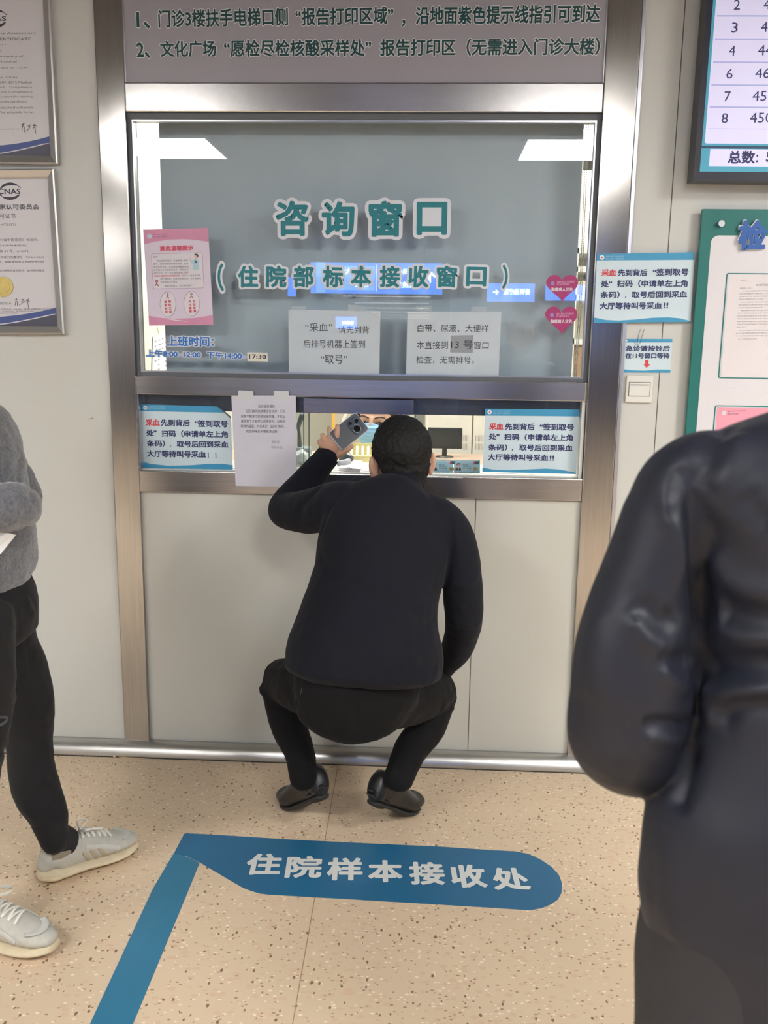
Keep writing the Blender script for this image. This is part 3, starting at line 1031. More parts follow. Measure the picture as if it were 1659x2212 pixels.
# plain little figure of a doctor printed in the box
dc = b.poly('doctor_coat', [z(1120, 790), z(1150, 770), z(1215, 775), z(1245, 800), z(1252, 960), z(1235, 985), z(1140, 990), z(1128, 975), z(1120, 870), z(1085, 850), z(1060, 790), z(1080, 785)], M('print_aqua', (176, 208, 216), 0.5, var=0), 3)
b.poly('doctor_face', [z(1190 + 32 * math.cos(t * math.pi / 8), 715 + 52 * math.sin(t * math.pi / 8)) for t in range(16)], M('print_skin', (222, 178, 172), 0.5, var=0), 4, parent=dc)
b.poly('doctor_hair', [z(1148, 690), z(1160, 660), z(1205, 652), z(1238, 675), z(1236, 725), z(1220, 735), z(1212, 695), z(1170, 690)], M('print_hair', (60, 58, 70), 0.5, var=0), 5, parent=dc)
b.poly('doctor_scarf', [z(1165, 780), z(1190, 800), z(1205, 785), z(1205, 850), z(1155, 855)], M('print_blue', (70, 104, 132), 0.5, var=0), 4, parent=dc)
b.poly('doctor_hand', [z(1040, 745), z(1060, 740), z(1080, 785), z(1060, 792)], MATS['print_skin'], 4, parent=dc)

# heart stickers
hp = M('heart_magenta', (160, 46, 106), 0.45, var=0.05, vscale=10)


def heart(label, z, cx, cy, sx, sy):
    pts = []
    for i in range(48):
        t = 2 * math.pi * i / 48
        x = 16 * math.sin(t) ** 3
        y = 13 * math.cos(t) - 5 * math.cos(2 * t) - 2 * math.cos(3 * t) - math.cos(4 * t)
        jit = 1 + 0.012 * math.sin(i * 5.1)
        pts.append(z(cx + sx * x / 16 * jit, cy - sy * (y + 2.5) / 14.5 * jit))
    q = [z(cx - sx, cy - sy), z(cx + sx, cy - sy), z(cx + sx, cy + sy), z(cx - sx, cy + sy)]
    b = Board('heart_sticker', label, 'sticker', q, 0.0178, hp, 0.0005, group='pink heart stickers', outline=lambda s: [s.L(*p) for p in pts])
    b.poly('emblem', [z(cx - sx * .60 + 28 * math.cos(t * 2 * math.pi / 10) * (1 if t % 2 else .72), cy - sy * .38 + 30 * math.sin(t * 2 * math.pi / 10) * (1 if t % 2 else .72)) for t in range(10)], M('emblem_violet', (150, 130, 190), 0.5, var=0), 2)
    b.put([('成都中医药大学附属医院', z(cx - sx * .33, cy - sy * .48), z(cx + sx * .76, cy - sy * .50), 4.4), ('四川省中医医院', z(cx - sx * .33, cy - sy * .30), z(cx + sx * .46, cy - sy * .32), 4.4)], M('print_pale_pink', (226, 180, 208), 0.5, var=0), 'small_lettering', bold=0.01)
    b.put([('胸痛病人优先', z(cx - sx * .69, cy + sy * .06), z(cx + sx * .66, cy + sy * .06), 8.5)], M('print_white', (232, 226, 232), 0.5, var=0), bold=0.02)
z = zl(1080, 440, 5.53)
heart('upper of two pink heart stickers on the right of the glass', z, 744, 1014, 191, 165)
heart('lower of two pink heart stickers on the right of the glass', z, 735, 1395, 193, 167)


# framed certificates on the left
def cert(label, xr_t, yt, xr_b, yb, cont, tl_y, bl_y):
    b = Board('framed_certificate', label, 'certificate', [(-175, tl_y), (xr_t, yt), (xr_b, yb), (-150, bl_y)], -0.001, M('cert_paper', (214, 212, 216), 0.35, var=0.01), 0.006, group='framed certificates')
    q = b.q
    x0, x1 = min(q[0][0], q[3][0]), (q[1][0] + q[2][0]) / 2
    z0, z1 = (q[2][1] + q[3][1]) / 2, (q[0][1] + q[1][1]) / 2
    t = 0.026
    for nm, po, pi_ in (('frame_side', None, None),):
        bm = bmesh.new()
        prof = [(0.0, -0.004), (0.0, -0.020), (0.004, -0.024), (t - 0.004, -0.014), (t, -0.010), (t, -0.004)]
        rings = []
        for (d, y) in prof:
            rings.append([bm.verts.new((x, y, zz)) for x, zz in ((x0 + d, z0 + d), (x1 - d, z0 + d), (x1 - d, z1 - d), (x0 + d, z1 - d))])
        for i in range(len(prof) - 1):
            for k in range(4):
                bm.faces.new((rings[i][k], rings[i][(k + 1) % 4], rings[i + 1][(k + 1) % 4], rings[i + 1][k]))
        for k in range(4):
            bm.faces.new((rings[-1][k], rings[-1][(k + 1) % 4], rings[0][(k + 1) % 4], rings[0][k]))
        obj('frame', bm, M('frame_silver', (208, 207, 206), 0.34, 0.85), b.o)
    # bottom swoosh
    d = t
    w_ = x1 - x0 - 2 * d
    base = z0 + d
    pts = [(x0 + d, base)] + [(x0 + d + w_ * k / 12, base + 0.012 + 0.034 * (k / 12) ** 3 + 0.012) for k in range(13)] + [(x1 - d, base)]
    b.poly('blue_swoosh', pts, M('swoosh_blue', (62, 80, 140), 0.4, var=0), 1, local=True)
    pts = [(x0 + d + w_ * 0.52, base)] + [(x0 + d + w_ * (0.52 + 0.48 * k / 10), base + 0.004 + 0.034 * (k / 10) ** 1.3) for k in range(11)] + [(x1 - d, base)]
    b.poly('white_swoosh', [(p[0] - 0.004, p[1] + (0.0025 if 0 < i < 11 else 0)) for i, p in enumerate(pts)][:-1] + [(x1 - d, base + 0.04), (x1 - d, base)], MATS['poster_white'], 2, local=True)
    b.poly('dark_swoosh', pts, M('swoosh_slate', (70, 70, 88), 0.4, var=0), 3, local=True)
    # logo
    cx, cz, r = cont['logo']
    for sgn, nm in ((1, 'logo_arc'), (-1, 'logo_arc')):
        arc = []
        for k in range(15):
            a = math.radians(20 + 150 * k / 14)
            arc.append((cx + r[0] * math.cos(a), cz + sgn * r[1] * math.sin(a)))
        for k in range(14, -1, -1):
            a = math.radians(20 + 150 * k / 14)
            arc.append((cx + sgn * 4 + r[0] * 0.9 * math.cos(a), cz + sgn * (r[1] * 0.32 + r[1] * 0.36 * math.sin(a))))
        b.poly(nm, [(p[0], 2 * cz - p[1]) for p in arc], M('logo_slate', (58, 58, 72), 0.5, var=0), 1)
    b.put(cont['big'], MATS['logo_slate'], 'lettering', bold=0.02)
    b.put(cont['small'], ink_l, 'small_lettering', bold=0.006)
    # signature strokes
    bm = bmesh.new()
    for pl in cont['sig']:
        tube(bm, [Vector((b.L(*p)[0], -0.0066, b.L(*p)[1])) for p in pl], 0.0007, K=6)
    obj('signature', bm, ink, b.o)
    return b
k = 5.979
z = zl(0, 0, k)
cert('upper framed certificate with English writing on the left wall', 106, -230, 126, 356, dict(
    logo=(-8, 40, (23, 20)),
    big=[('CNAS', z(-270, 240), z(82, 240), 62 / k)],
    small=[('Conformity Assessment', z(-300, 432), z(465, 430), 32 / k), ('ACCREDITATION CERTIFICATE', z(-700, 508), z(400, 504), 36 / k), ('( Registry )', z(-160, 576), z(75, 574), 28 / k), ('of', z(-20, 652), z(22, 652), 30 / k), ('Medicine University of', z(-300, 735), z(300, 732), 40 / k), ('Affiliated Hospital', z(-300, 800), z(214, 798), 34 / k), ('University of TCM', z(-180, 878), z(356, 876), 24 / k), ('Sichuan, China', z(-150, 1002), z(224, 1000), 30 / k), ('ISO 15189: 2012 Medical', z(-160, 1064), z(408, 1062), 30 / k), ('Quality    and    Competence', z(-250, 1130), z(414, 1128), 30 / k), ('Quality and Competence', z(-180, 1192), z(418, 1190), 30 / k), ('meet to undertake testing', z(-200, 1254), z(420, 1250), 30 / k), ('annexed to this certificate.', z(-200, 1314), z(352, 1312), 28 / k), ('in the attached schedule', z(-180, 1392), z(432, 1388), 28 / k), ('shown. The schedule forms', z(-200, 1452), z(434, 1448), 28 / k), ('Signed on behalf of', z(-150, 1670), z(248, 1668), 18 / k)],
    sig=[[z(275, 1612), z(318, 1600)], [z(300, 1590), z(290, 1640), z(284, 1690)], [z(284, 1636), z(310, 1630), z(314, 1680), z(322, 1710)], [z(338, 1695), z(360, 1675), z(390, 1640)], [z(362, 1620), z(375, 1640), z(392, 1612)], [z(430, 1610), z(436, 1630)], [z(452, 1600), z(440, 1625), z(470, 1622)], [z(425, 1655), z(474, 1640)], [z(452, 1630), z(458, 1690), z(464, 1722)]]), -230, 356)
z = zl(0, 360, k)
b = cert('lower framed certificate with a gold seal on the left wall', 121, 367, 145, 722, dict(
    logo=(22, 413, (23, 19)),
    big=[('CNAS', z(-24, 320), z(264, 320), 70 / k), ('国家认可委员会', z(-90, 520), z(506, 520), 66 / k)],
    small=[('认可证书', z(-80, 637), z(206, 636), 62 / k), ('No. CNAS MT01371', z(-240, 752), z(204, 750), 28 / k), ('附属医院（四川省中医医院）检验科', z(-300, 945), z(487, 945), 36 / k), ('（成都中医药大学附属医院）', z(-250, 1018), z(340, 1018), 24 / k), ('十二桥路 39 号、610072', z(-160, 1094), z(368, 1092), 34 / k), ('《医学实验室 质量和能力的要求》（CNAS-CL02', z(-330, 1168), z(570, 1168), 30 / k), ('ISO 15189）的要求，具备承担本证书附件所列检', z(-330, 1228), z(574, 1228), 30 / k), ('获认可注册号的证书附件，证书附件是本', z(-100, 1345), z(578, 1342), 30 / k), ('会授权人', z(-50, 1765), z(155, 1762), 36 / k), ('中国合格评定国家认可委员会（CNAS）根据中国国家认证认可', z(-300, 1840), z(660, 1840), 20 / k), ('监督管理委员会（CNCA）的授权从事认可', z(-300, 1866), z(510, 1866), 16 / k), ('认可的标志和有效性', z(-100, 1892), z(226, 1890), 18 / k)],
    sig=[[z(192, 1720), z(228, 1712)], [z(212, 1698), z(205, 1750), z(196, 1792)], [z(200, 1745), z(222, 1742), z(226, 1785), z(234, 1806)], [z(248, 1790), z(290, 1760), z(325, 1735)], [z(272, 1722), z(300, 1712), z(296, 1740), z(276, 1742)], [z(340, 1715), z(345, 1735)], [z(372, 1705), z(356, 1730), z(374, 1730)], [z(338, 1752), z(384, 1742)], [z(356, 1738), z(366, 1790), z(372, 1828)]]), 370, 722)
gold = M('gold_seal', (190, 172, 104), 0.38, 0.55, var=0.15, vscale=30, bump=0.3, bscale=160)
sx, sy = z(35, 1555)
pts = [b.L(sx + (22.5 + 0.7 * (i % 2)) * math.cos(i * math.pi / 32), sy + (21.6 + 0.7 * (i % 2)) * math.sin(i * math.pi / 32)) for i in range(64)]
sl = obj('gold_seal', prism(bmesh.new(), pts, -0.008, -0.0055), gold, b.o)
pts = [b.L(sx + 16 * math.cos(i * math.pi / 16), sy + 15 * math.sin(i * math.pi / 16)) for i in range(32)]
obj('seal_ring', prism(bmesh.new(), pts, -0.0088, -0.0075), gold, sl)

# number screen on the right
YT = -0.085
z = zl(1280, 0, 4.377)
qd = [(1571, -330), (2250, -340), (2200, 402), (1497, 390)]
b = Board('number_screen', 'black framed wall screen listing numbered rows at the upper right', 'screen', qd, YT + 0.02, M('screen_bezel', (38, 40, 54), 0.35, var=0.02), 0.02)
# square it up: local rectangle from the seen lower-left corner
lx, lz = b.L(1497, 389.5)
tx, tz = b.L(1533.6, 0)
W_, H_ = 0.72, 1.15
me = b.o.data
bm = bmesh.new()
prism(bm, [(lx, lz), (lx + W_, lz), (lx + W_, lz + H_), (lx, lz + H_)], -b.t, 0.045)
bm.to_mesh(me)
bm.free()
tealscr = M('screen_teal', (74, 158, 186), 0.5, var=0.0, emit=0.25)
scrw = M('screen_lavender', (214, 212, 244), 0.5, var=0.0, emit=0.42)
scrl = M('screen_line', (168, 174, 214), 0.5, var=0.0, emit=0.3)
scri = M('screen_ink', (52, 54, 100), 0.6, var=0.0, emit=0.1)
xs, zs = b.L(*z(1013, 1622))
b.poly('display', [(xs, zs), (lx + W_ - 0.016, zs), (lx + W_ - 0.016, lz + H_ - 0.016), (xs, lz + H_ - 0.016)], tealscr, 1, local=True)
x2, z2 = b.L(*z(1060, 1357))
b.poly('table_area', rrect(x2, lx + W_ - 0.028, z2, lz + H_ - 0.05, 0.006), scrw, 2, local=True)
xa, za = b.L(*z(1030, 1392))
b.poly('divider_bar', [(xs, za - 0.003), (lx + W_ - 0.016, za - 0.003), (lx + W_ - 0.016, za + 0.004), (xs, za + 0.004)], M('screen_slate', (40, 70, 96), 0.5, var=0, emit=0.2), 2, local=True)
x3, z3 = b.L(*z(1100, 1570))
x4, z4 = b.L(*z(1114, 1408))
b.poly('total_bar', [(x3, z3), (lx + W_ - 0.03, z3), (lx + W_ - 0.03, z4), (x3, z4)], scrw, 2, local=True)
for yy in (150, 370, 588, 804, 1013):
    xa, za = b.L(*z(1190 - (yy - 150) * 0.105, yy))
    b.poly('row_line', [(x2 + 0.006, za - 0.0018), (lx + W_ - 0.03, za - 0.0018), (lx + W_ - 0.03, za + 0.0018), (x2 + 0.006, za + 0.0018)], scrl, 3, local=True)
xa, za = b.L(*z(1085, 1217))
b.poly('row_line', [(x2 + 0.006, za - 0.0005), (lx + W_ - 0.03, za - 0.0005), (lx + W_ - 0.03, za + 0.0005), (x2 + 0.006, za + 0.0005)], scrl, 3, local=True)
rows = [('2', '4', 1365, 46, 1618), ('3', '4', 1343, 260, 1592), ('4', '44', 1319, 480, 1564), ('6', '46', 1295, 698, 1538), ('7', '457', 1275, 912, 1512), ('8', '450', 1250, 1118, 1488)]
it = []
for a_, c_, cx, cy, x2_ in rows:
    it.append((a_, z(cx - 30, cy), z(cx + 30, cy), 94 / 4.377))
    adv = len(c_) * 74
    it.append((c_, z(x2_, cy - 4), z(x2_ + adv - 12, cy - 6), 96 / 4.377))
it += [('总数', z(1280, 1488), z(1535, 1486), 124 / 4.377, 0.03), ('：', z(1546, 1500), z(1564, 1500), 72 / 4.377, 0.03), ('5', z(1640, 1484), z(1700, 1484), 94 / 4.377, 0.03)]
b.put(it, scri, bold=0.006, lev=4)

# teal edged notice board on the right
YN = -0.03
z = zl(1440, 440, 4.4247)
c0 = A(*z(342, 50), YN)
bw, bh = 0.86, 1.25
mwB = Matrix.Translation((c0.x, YN, c0.z))
nb = obj('notice_board', box(0, bw, 0, 0.012, -bh, 0, 0.0015), M('board_teal', (18, 110, 104), 0.4, var=0.03), None, mwB)
tag(nb, 'teal edged notice board with raised blue lettering on the right wall', 'notice board')


class BB:
    pass


def NB(px, py, y=YN):
    p = A(px, py, y)
    return (p.x - c0.x, p.z - c0.z)
ix, iz = NB(*z(428, 303))
obj('white_panel', prism(bmesh.new(), rrect(ix, bw - ix, -bh + 0.05, iz, 0.022), -0.0006, 0.0), M('board_white', (222, 220, 224), 0.4, var=0.01), nb)
bxx, bzz = NB(*z(512, 195))
bm = bmesh.new()
loft(bm, [(Vector((bxx, 0, bzz)), 0.0095, 0.0095), (Vector((bxx, -0.014, bzz)), 0.0095, 0.0095)], n=2, K=18, cap=False)
obj('standoff_bolt', bm, alum, nb)
V, F = glyphs('检', 0.042, 3)
lo, hi = V.min(0), V.max(0)
u0, v0 = NB(*z(676, 306))
u1, v1 = NB(*z(945, 300))
hh = (NB(*z(810, 160))[1] - NB(*z(810, 448))[1])
for nm, m, y0_, y1_, sh in (('letter_edge', M('letter_white', (214, 222, 226), 0.4), -0.010, -0.0006, -0.0025), ('raised_letter', M('letter_blue', (40, 92, 170), 0.4, var=0.02), -0.013, -0.010, 0.0)):
    bm = bmesh.new()
    P_ = [(u0 + (p[0] - lo[0]) / (hi[0] - lo[0]) * (u1 - u0) + sh, v0 + ((p[1] - lo[1]) / (hi[1] - lo[1]) - 0.5) * hh - sh) for p in V]
    for f in F:
        prism(bm, [P_[i_] for i_ in f], y0_ - 2 * V[f[0]][2], y1_)
    obj(nm, bm, m, nb)


def pocket(tl, bl, label, sheetmat, lines, redhead=False):
    u0, v1 = NB(*tl)
    u1b, v0 = NB(*bl)
    wd = 0.225 if not redhead else 0.225
    hgt = 0.318
    x0 = (u0 + u1b) / 2
    fm_ = obj('sheet_pocket', prism(bmesh.new(), rrect(x0, x0 + wd + 0.012, v1 - hgt, v1, 0.006), -0.0022, -0.0006), M('pocket_teal', (30, 118, 116), 0.4), nb)
    obj('pocket_back', prism(bmesh.new(), rrect(x0 + 0.003, x0 + wd + 0.009, v1 - hgt + 0.003, v1 - 0.003, 0.005), -0.0028, -0.0022), M('pocket_pale', (206, 216, 220), 0.4), fm_)
    sh = obj('notice_sheet', prism(bmesh.new(), [(x0 + 0.007, v1 - hgt + 0.004), (x0 + 0.007 + 0.21, v1 - hgt + 0.004), (x0 + 0.007 + 0.21, v1 - 0.005), (x0 + 0.007, v1 - 0.005)], -0.0034, -0.0028), sheetmat, None)
    sh.location = nb.location
    sh.location = (c0.x, YN, c0.z)
    tag(sh, label, 'notice')
    bb = Board.__new__(Board)
    bb.O, bb.X, bb.N, bb.Z, bb.t, bb.o = Vector((c0.x, YN, c0.z)), Vector((1, 0, 0)), Vector((0, 1, 0)), Vector((0, 0, 1)), 0.0034, sh
    return bb
bb = pocket(z(575, 662), z(490, 1642), 'typed white sheet in the upper pocket of the teal notice board', M('paper_warm', (226, 220, 222), 0.55, var=0.01), [])
ls = [('检验科公告', (708, 733), (760, 732), 12)]
ls += [('知情同意告知书', (852, 778), (1060, 774), 22), ('尊敬的患者，您好：', (700, 808), (812, 807), 12), ('为了您的健康检验科将为您采集血液标本', (728, 836), (1090, 830), 12), ('请您在采集前仔细阅读以下内容后再排队', (696, 862), (1080, 856), 12), ('请携带好申请单并到窗口签到取号', (694, 888), (1080, 882), 12), ('采血后请按压针孔五分钟', (690, 914), (925, 912), 11)]
yv = 942
for k_, (xa_, xb_) in enumerate(((716, 1060), (686, 1060), (684, 915), (710, 1050), (680, 1050), (676, 1050), (674, 1050), (672, 1050), (670, 1050), (668, 765))):
    ls.append((('请您按照叫号顺序依次进行采血谢谢配合' if k_ % 2 else '如有不适请及时告知工作人员并休息片刻')[:18 if xb_ - xa_ > 300 else (11 if xb_ - xa_ > 200 else 5)], (xa_, yv), (xb_, yv - 4), 11))
    yv += 26.5
for (xa_, xb_, yq) in ((690, 1050, 1212), (664, 1050, 1238), (660, 1050, 1264), (684, 862, 1294)):
    ls.append(('以上内容请您知晓并签字确认后交回窗口'[:18 if xb_ - xa_ > 300 else 9], (xa_, yq), (xb_, yq - 3), 11))
bb.put([(s_, z(*a_), z(*c_), h_ / 4.42) for s_, a_, c_, h_ in ls], ink_ll, 'small_lettering', bold=0.004, lev=1)
bb.poly('rule_line', [z(765, 741), z(910, 739), z(910, 741), z(765, 743)], ink_ll, 1)
bb = pocket(z(462, 1926), z(380, 2900), 'pink sheet in the lower pocket of the teal notice board', M('sheet_pink', (232, 158, 176), 0.55, var=0.03), [])
bb.poly('emblem', [z(549 + 22 * math.cos(t * math.pi / 8), 2000 + 23 * math.sin(t * math.pi / 8)) for t in range(16)], posw, 1)
bb.put([('成都中医药大学附属医院', z(585, 1986), z(755, 1980), 2.4), ('四川省中医医院', z(582, 2012), z(690, 2008), 4)], MATS['ink_mauve'], 'small_lettering', bold=0.01, lev=1)

# wall switch
z = zl(1270, 440, 4.254)
q0, q1 = A(*z(345, 1575), -0.008), A(*z(601, 1835), -0.008)
cx, cz = (q0.x + q1.x) / 2, (q0.z + q1.z) / 2
sw = obj('wall_switch', box(-0.043, 0.043, -0.009, 0, -0.043, 0.043, 0.004, 3), white, None, Matrix.Translation((cx, 0, cz)))
tag(sw, 'white square wall switch below the small arrow notice', 'switch')
obj('gap_line', box(-0.0345, 0.0335, -0.0098, -0.0085, -0.0225, 0.0225), M('switch_gap', (120, 120, 116), 0.6), sw)
bm = bmesh.new()
bx(bm, -0.0325, 0.0315, -0.0125, -0.0095, -0.0205, 0.0205, 0.001)
for v in bm.verts:
    if v.co.z > 0.01 and v.co.y < -0.011:
        v.co.y += 0.0015
rk = obj('rocker', bm, white, sw)
obj('indicator_strip', box(-0.030, 0.029, -0.0128, -0.0118, 0.0125, 0.0155), M('switch_grey', (150, 152, 154), 0.5), rk)

# floor direction sticker
z = zl(360, 1780, 3.77)
z2_ = zl(790, 1780, 3.687)
bluef = M('floor_blue', (32, 100, 140), 0.42, var=0.06, vscale=5)
topc = [(397.7, 1803), (400, 1800.5), (410, 1800)]
b = Board('floor_sticker', 'blue floor sticker with a rounded end and white characters', 'floor sign', [(397, 1800), (1115, 1838), (1142, 1966), (580, 1932)], None, bluef, 0.0012, floor=True,
          outline=lambda s: [s.L(*p) for p in [z(60, 237), z(142, 80), z(160, 75), z(400, 87), z(1000, 125), z(1659, 158), z2_(600, 180), z2_(1000, 207), z2_(1190, 217), z2_(1290, 236), z2_(1390, 280), z2_(1480, 340), z2_(1540, 408), z2_(1565, 475), z2_(1560, 545), z2_(1530, 600), z2_(1470, 640), z2_(1400, 668), z2_(1310, 684), z2_(1000, 664), z2_(500, 634), z2_(0, 605), z(1500, 610), z(1200, 594), z(830, 573), z(760, 564), z(690, 543), z(620, 516), z(540, 470), z(430, 405), z(272, 312), z(170, 262)]])
b.put([('住', z(650, 326), z(935, 328), 172 / 3.77), ('院', z(972, 348), z(1266, 350), 178 / 3.77), ('样', z(1306, 366), z(1596, 366), 184 / 3.77), ('本', z2_(18, 375), z2_(293, 376), 176 / 3.687), ('接', z2_(347, 392), z2_(627, 393), 182 / 3.687), ('收', z2_(676, 414), z2_(955, 414), 182 / 3.687), ('处', z2_(1008, 436), z2_(1297, 438), 176 / 3.687)], M('floor_white', (214, 216, 214), 0.45, var=0.03), bold=0.036)
b = Board('floor_strip', 'blue floor guide strip running from the sticker towards the camera', 'floor sign', [z(60, 240), z(268, 314), (287, 2212), (194, 2212)], None, M('floor_blue_strip', (44, 116, 150), 0.42, var=0.06, vscale=5), 0.001, floor=True,
          outline=lambda s: [s.L(*p) for p in [z(56, 240), z(120, 252), z(190, 276), z(268, 316), (414, 1906), (287, 2212), (186, 2450), (88, 2450), (194, 2212), (330, 1920)]])
z = zl(180, 1480, 5.53)
cs = empty('cotton_swab', tuple(G(*z(372, 853), 0.003)), 'tiny cotton swab lying along the foot of the steel skirting', 'swab')
bs = Vector(cs.location)
pa, pb = G(*z(420, 857), 0.002) - bs, G(*z(712, 876), 0.002) - bs
bm = bmesh.new()
tube(bm, [pa, (pa + pb) / 2, pb], 0.0011)
obj('stick', bm, M('wood_stick', (226, 190, 130), 0.6), cs)
bm = bmesh.new()
q_ = G(*z(358, 851), 0.003) - bs
r_ = G(*z(385, 853), 0.003) - bs
loft(bm, [(q_, 0.0018, 0.0018), ((q_ + r_) / 2, 0.0026, 0.0026), (r_, 0.0016, 0.0016)], side=(0, 0, 1), K=10)
obj('cotton_tip', bm, M('cotton', (236, 232, 222), 0.9), cs)
bm = bmesh.new()
tube(bm, [G(*z(390, 854), 0.003) - bs, G(*z(412, 856), 0.003) - bs], 0.002)
obj('band', bm, M('swab_band', (70, 50, 44), 0.6), cs)
# ================================================================== BEHIND THE GLASS
blindm = M('blind_fabric', (192, 204, 214), 0.75, var=0.04, vscale=3.0, bump=0.08, bscale=500)
bl = empty('roller_blind', (-0.195, 0.105, 2.1), 'grey roller blind drawn down behind the large window pane', 'blind')
bz = Vector(bl.location)
bm = bmesh.new()
xa, xb = A(343, 265, 0.105).x, A(1262, 265, 0.105).x
NXB = 60
cols = []
for i in range(NXB + 1):
    x = xa + (xb - xa) * i / NXB
    y = 0.0015 * math.sin(i * 0.9) + 0.001 * math.sin(i * 0.37)
    cols.append([bm.verts.new((x - bz.x, y + dy, zz - bz.z)) for dy in (0.0, 0.0016) for zz in (1.22, 2.13)])
for i in range(NXB):
    a, c = cols[i], cols[i + 1]
    for j, k in ((0, 1), (1, 3), (3, 2), (2, 0)):
        bm.faces.new((a[j], a[k], c[k], c[j]))
obj('fabric', bm, blindm, bl, smooth=False)
bm = bmesh.new()
loft(bm, [(Vector((xa - bz.x - 0.01, 0.01, 0.055)), 0.022, 0.022), (Vector((xb - bz.x + 0.01, 0.01, 0.055)), 0.022, 0.022)], side=(0, 0, 1), n=2, K=16)
obj('roller', bm, blindm, bl, smooth=True)
bm = bmesh.new()
pc = [A(*q, 0.085) - bz for q in ((1268, 262), (1262, 400), (1258, 500), (1254, 600), (1249, 700), (1244, 760), (1240, 816))]
pc2 = [p + Vector((0.0055, -0.002, 0)) for p in pc]
pth = []
for L_ in (pc, pc2):
    q = catmull([np.array(p) for p in L_], 24)
    acc = 0
    last = Vector(q[0])
    for p in q:
        p = Vector(p)
        while (p - last).length > 0.0058:
            last = last + (p - last).normalized() * 0.0058
            ell(bm, last, (0.0021, 0, 0), (0, 0.0021, 0), (0, 0, 0.0024), 8, 6)
    tube(bm, L_, 0.0007, K=5, n=6)
obj('bead_chain', bm, M('chain_pearl', (226, 226, 216), 0.3), bl, smooth=True)

# printed list hanging on the inner left wall
hl = empty('hanging_list', tuple(Vector((-1.098, 0.62, 1.5))), 'printed paper list hanging on a string inside the window behind the opening hours', 'paper')
hv = Vector(hl.location)


def LW(px, py):     # on the lab's left wall plane x=-1.095
    d = ray(px, py)
    return CAM + d * ((-1.095 - CAM.x) / d.x) - hv
sq = [LW(331, 727), LW(372, 712), LW(375, 900), LW(327, 900)]
bm = bmesh.new()
vs = [bm.verts.new(p) for p in sq] + [bm.verts.new(p + Vector((-0.002, 0, 0))) for p in sq]
for f in ((0, 1, 2, 3), (7, 6, 5, 4), (0, 4, 5, 1), (1, 5, 6, 2), (2, 6, 7, 3), (3, 7, 4, 0)):
    bm.faces.new([vs[i] for i in f])
obj('sheet', bm, paper, hl)
bm = bmesh.new()
o_ = sq[0]
ex, ey = (sq[1] - sq[0]), (sq[3] - sq[0])
for i in range(1, 15):
    for j in range(5):
        if random.random() < 0.75:
            x0_, x1_ = 0.08 + j * 0.18, 0.08 + j * 0.18 + random.uniform(0.06, 0.14)
            q = [o_ + ex * x0_ + ey * (i / 16), o_ + ex * x1_ + ey * (i / 16), o_ + ex * x1_ + ey * (i / 16 + 0.018), o_ + ex * x0_ + ey * (i / 16 + 0.018)]
            bm.faces.new([bm.verts.new(p + Vector((0.0006, 0, 0))) for p in q])
obj('printed_rows', bm, ink_ll, hl)
bm = bmesh.new()
tube(bm, [LW(340, 706), LW(342, 718), LW(346, 724)], 0.0012)
obj('string', bm, M('string', (226, 214, 186), 0.8), hl)

# storage shelf seen in the gap on the right of the blind
Ysh = 2.35
xs0, xs1 = A(1236, 600, Ysh).x, A(1236, 600, Ysh).x + 0.62
se = empty('storage_shelf', ((xs0 + xs1) / 2, Ysh + 0.2, 0), 'white storage shelf glimpsed in the gap right of the grey blind', 'shelf')
sb = Vector(se.location)
shm = M('shelf_white', (232, 230, 222), 0.45)
for x in (xs0, xs1 - 0.03):
    for y in (Ysh, Ysh + 0.37):
        obj('post', box(x - sb.x, x + 0.03 - sb.x, y - sb.y, y + 0.03 - sb.y, 0, 2.45), shm, se)
for py in (540, 580, 642, 737, 830):
    zz = A(1275, py, Ysh).z
    obj('board', box(xs0 - sb.x, xs1 - sb.x, -0.2, 0.2, zz - 0.02, zz + 0.012), shm, se)
obj('board', box(xs0 - sb.x, xs1 - sb.x, -0.2, 0.2, 0.08, 0.11), shm, se)
obj('back_panel', box(xs0 - sb.x, xs1 - sb.x, 0.19, 0.2, 0.1, 2.45), M('shelf_back', (216, 208, 190), 0.6), se)
zz = A(1275, 642, Ysh).z + 0.012
zz2 = A(1275, 606, Ysh).z
bxo = obj('storage_bin', box(xs0 + 0.04, xs1 - 0.05, Ysh + 0.02, Ysh + 0.34, zz, zz2, 0.008), M('bin_cream', (226, 216, 190), 0.5), None)
tag(bxo, 'cream storage bin on the white shelf behind the upper heart sticker', 'bin')
zz = A(1275, 830, Ysh).z + 0.012
zz2 = A(1275, 745, Ysh).z
bxo = obj('cardboard_box', box(xs0 + 0.05, xs1 - 0.06, Ysh + 0.02, Ysh + 0.34, zz, zz2, 0.004), M('cardboard', (158, 128, 98), 0.8, var=0.1), None)
tag(bxo, 'brown cardboard box low on the white shelf behind the bead chain', 'box')

# counter ledge and desk
ct = struct(obj('counter', box(-1.09, 0.9, 0.092, 0.34, 0.955, 0.998, 0.004), M('counter_pale', (214, 212, 204), 0.35)))
ct.name = 'counter'
tag(ct, 'pale counter ledge just inside the lower window', 'counter')
del ct['kind']
obj('apron', box(-1.09, 0.9, 0.095, 0.115, 0.0, 0.955), labw, ct)
dk = empty('desk', (0.5, 1.385, 0), 'long brown topped desk with the monitor inside the room', 'desk')
ZD = 0.883
obj('desk_top', box(-1.5, 1.6, -0.235, 0.235, ZD - 0.03, ZD, 0.004), M('desk_wood', (196, 168, 146), 0.35, var=0.05, vscale=3, stretch=(1, 12, 1)), dk)
for sx in (-1.42, 1.5):
    for sy in (-0.2, 0.2):
        obj('leg', box(sx - 0.02, sx + 0.02, sy - 0.02, sy + 0.02, 0, ZD - 0.03), alum, dk)

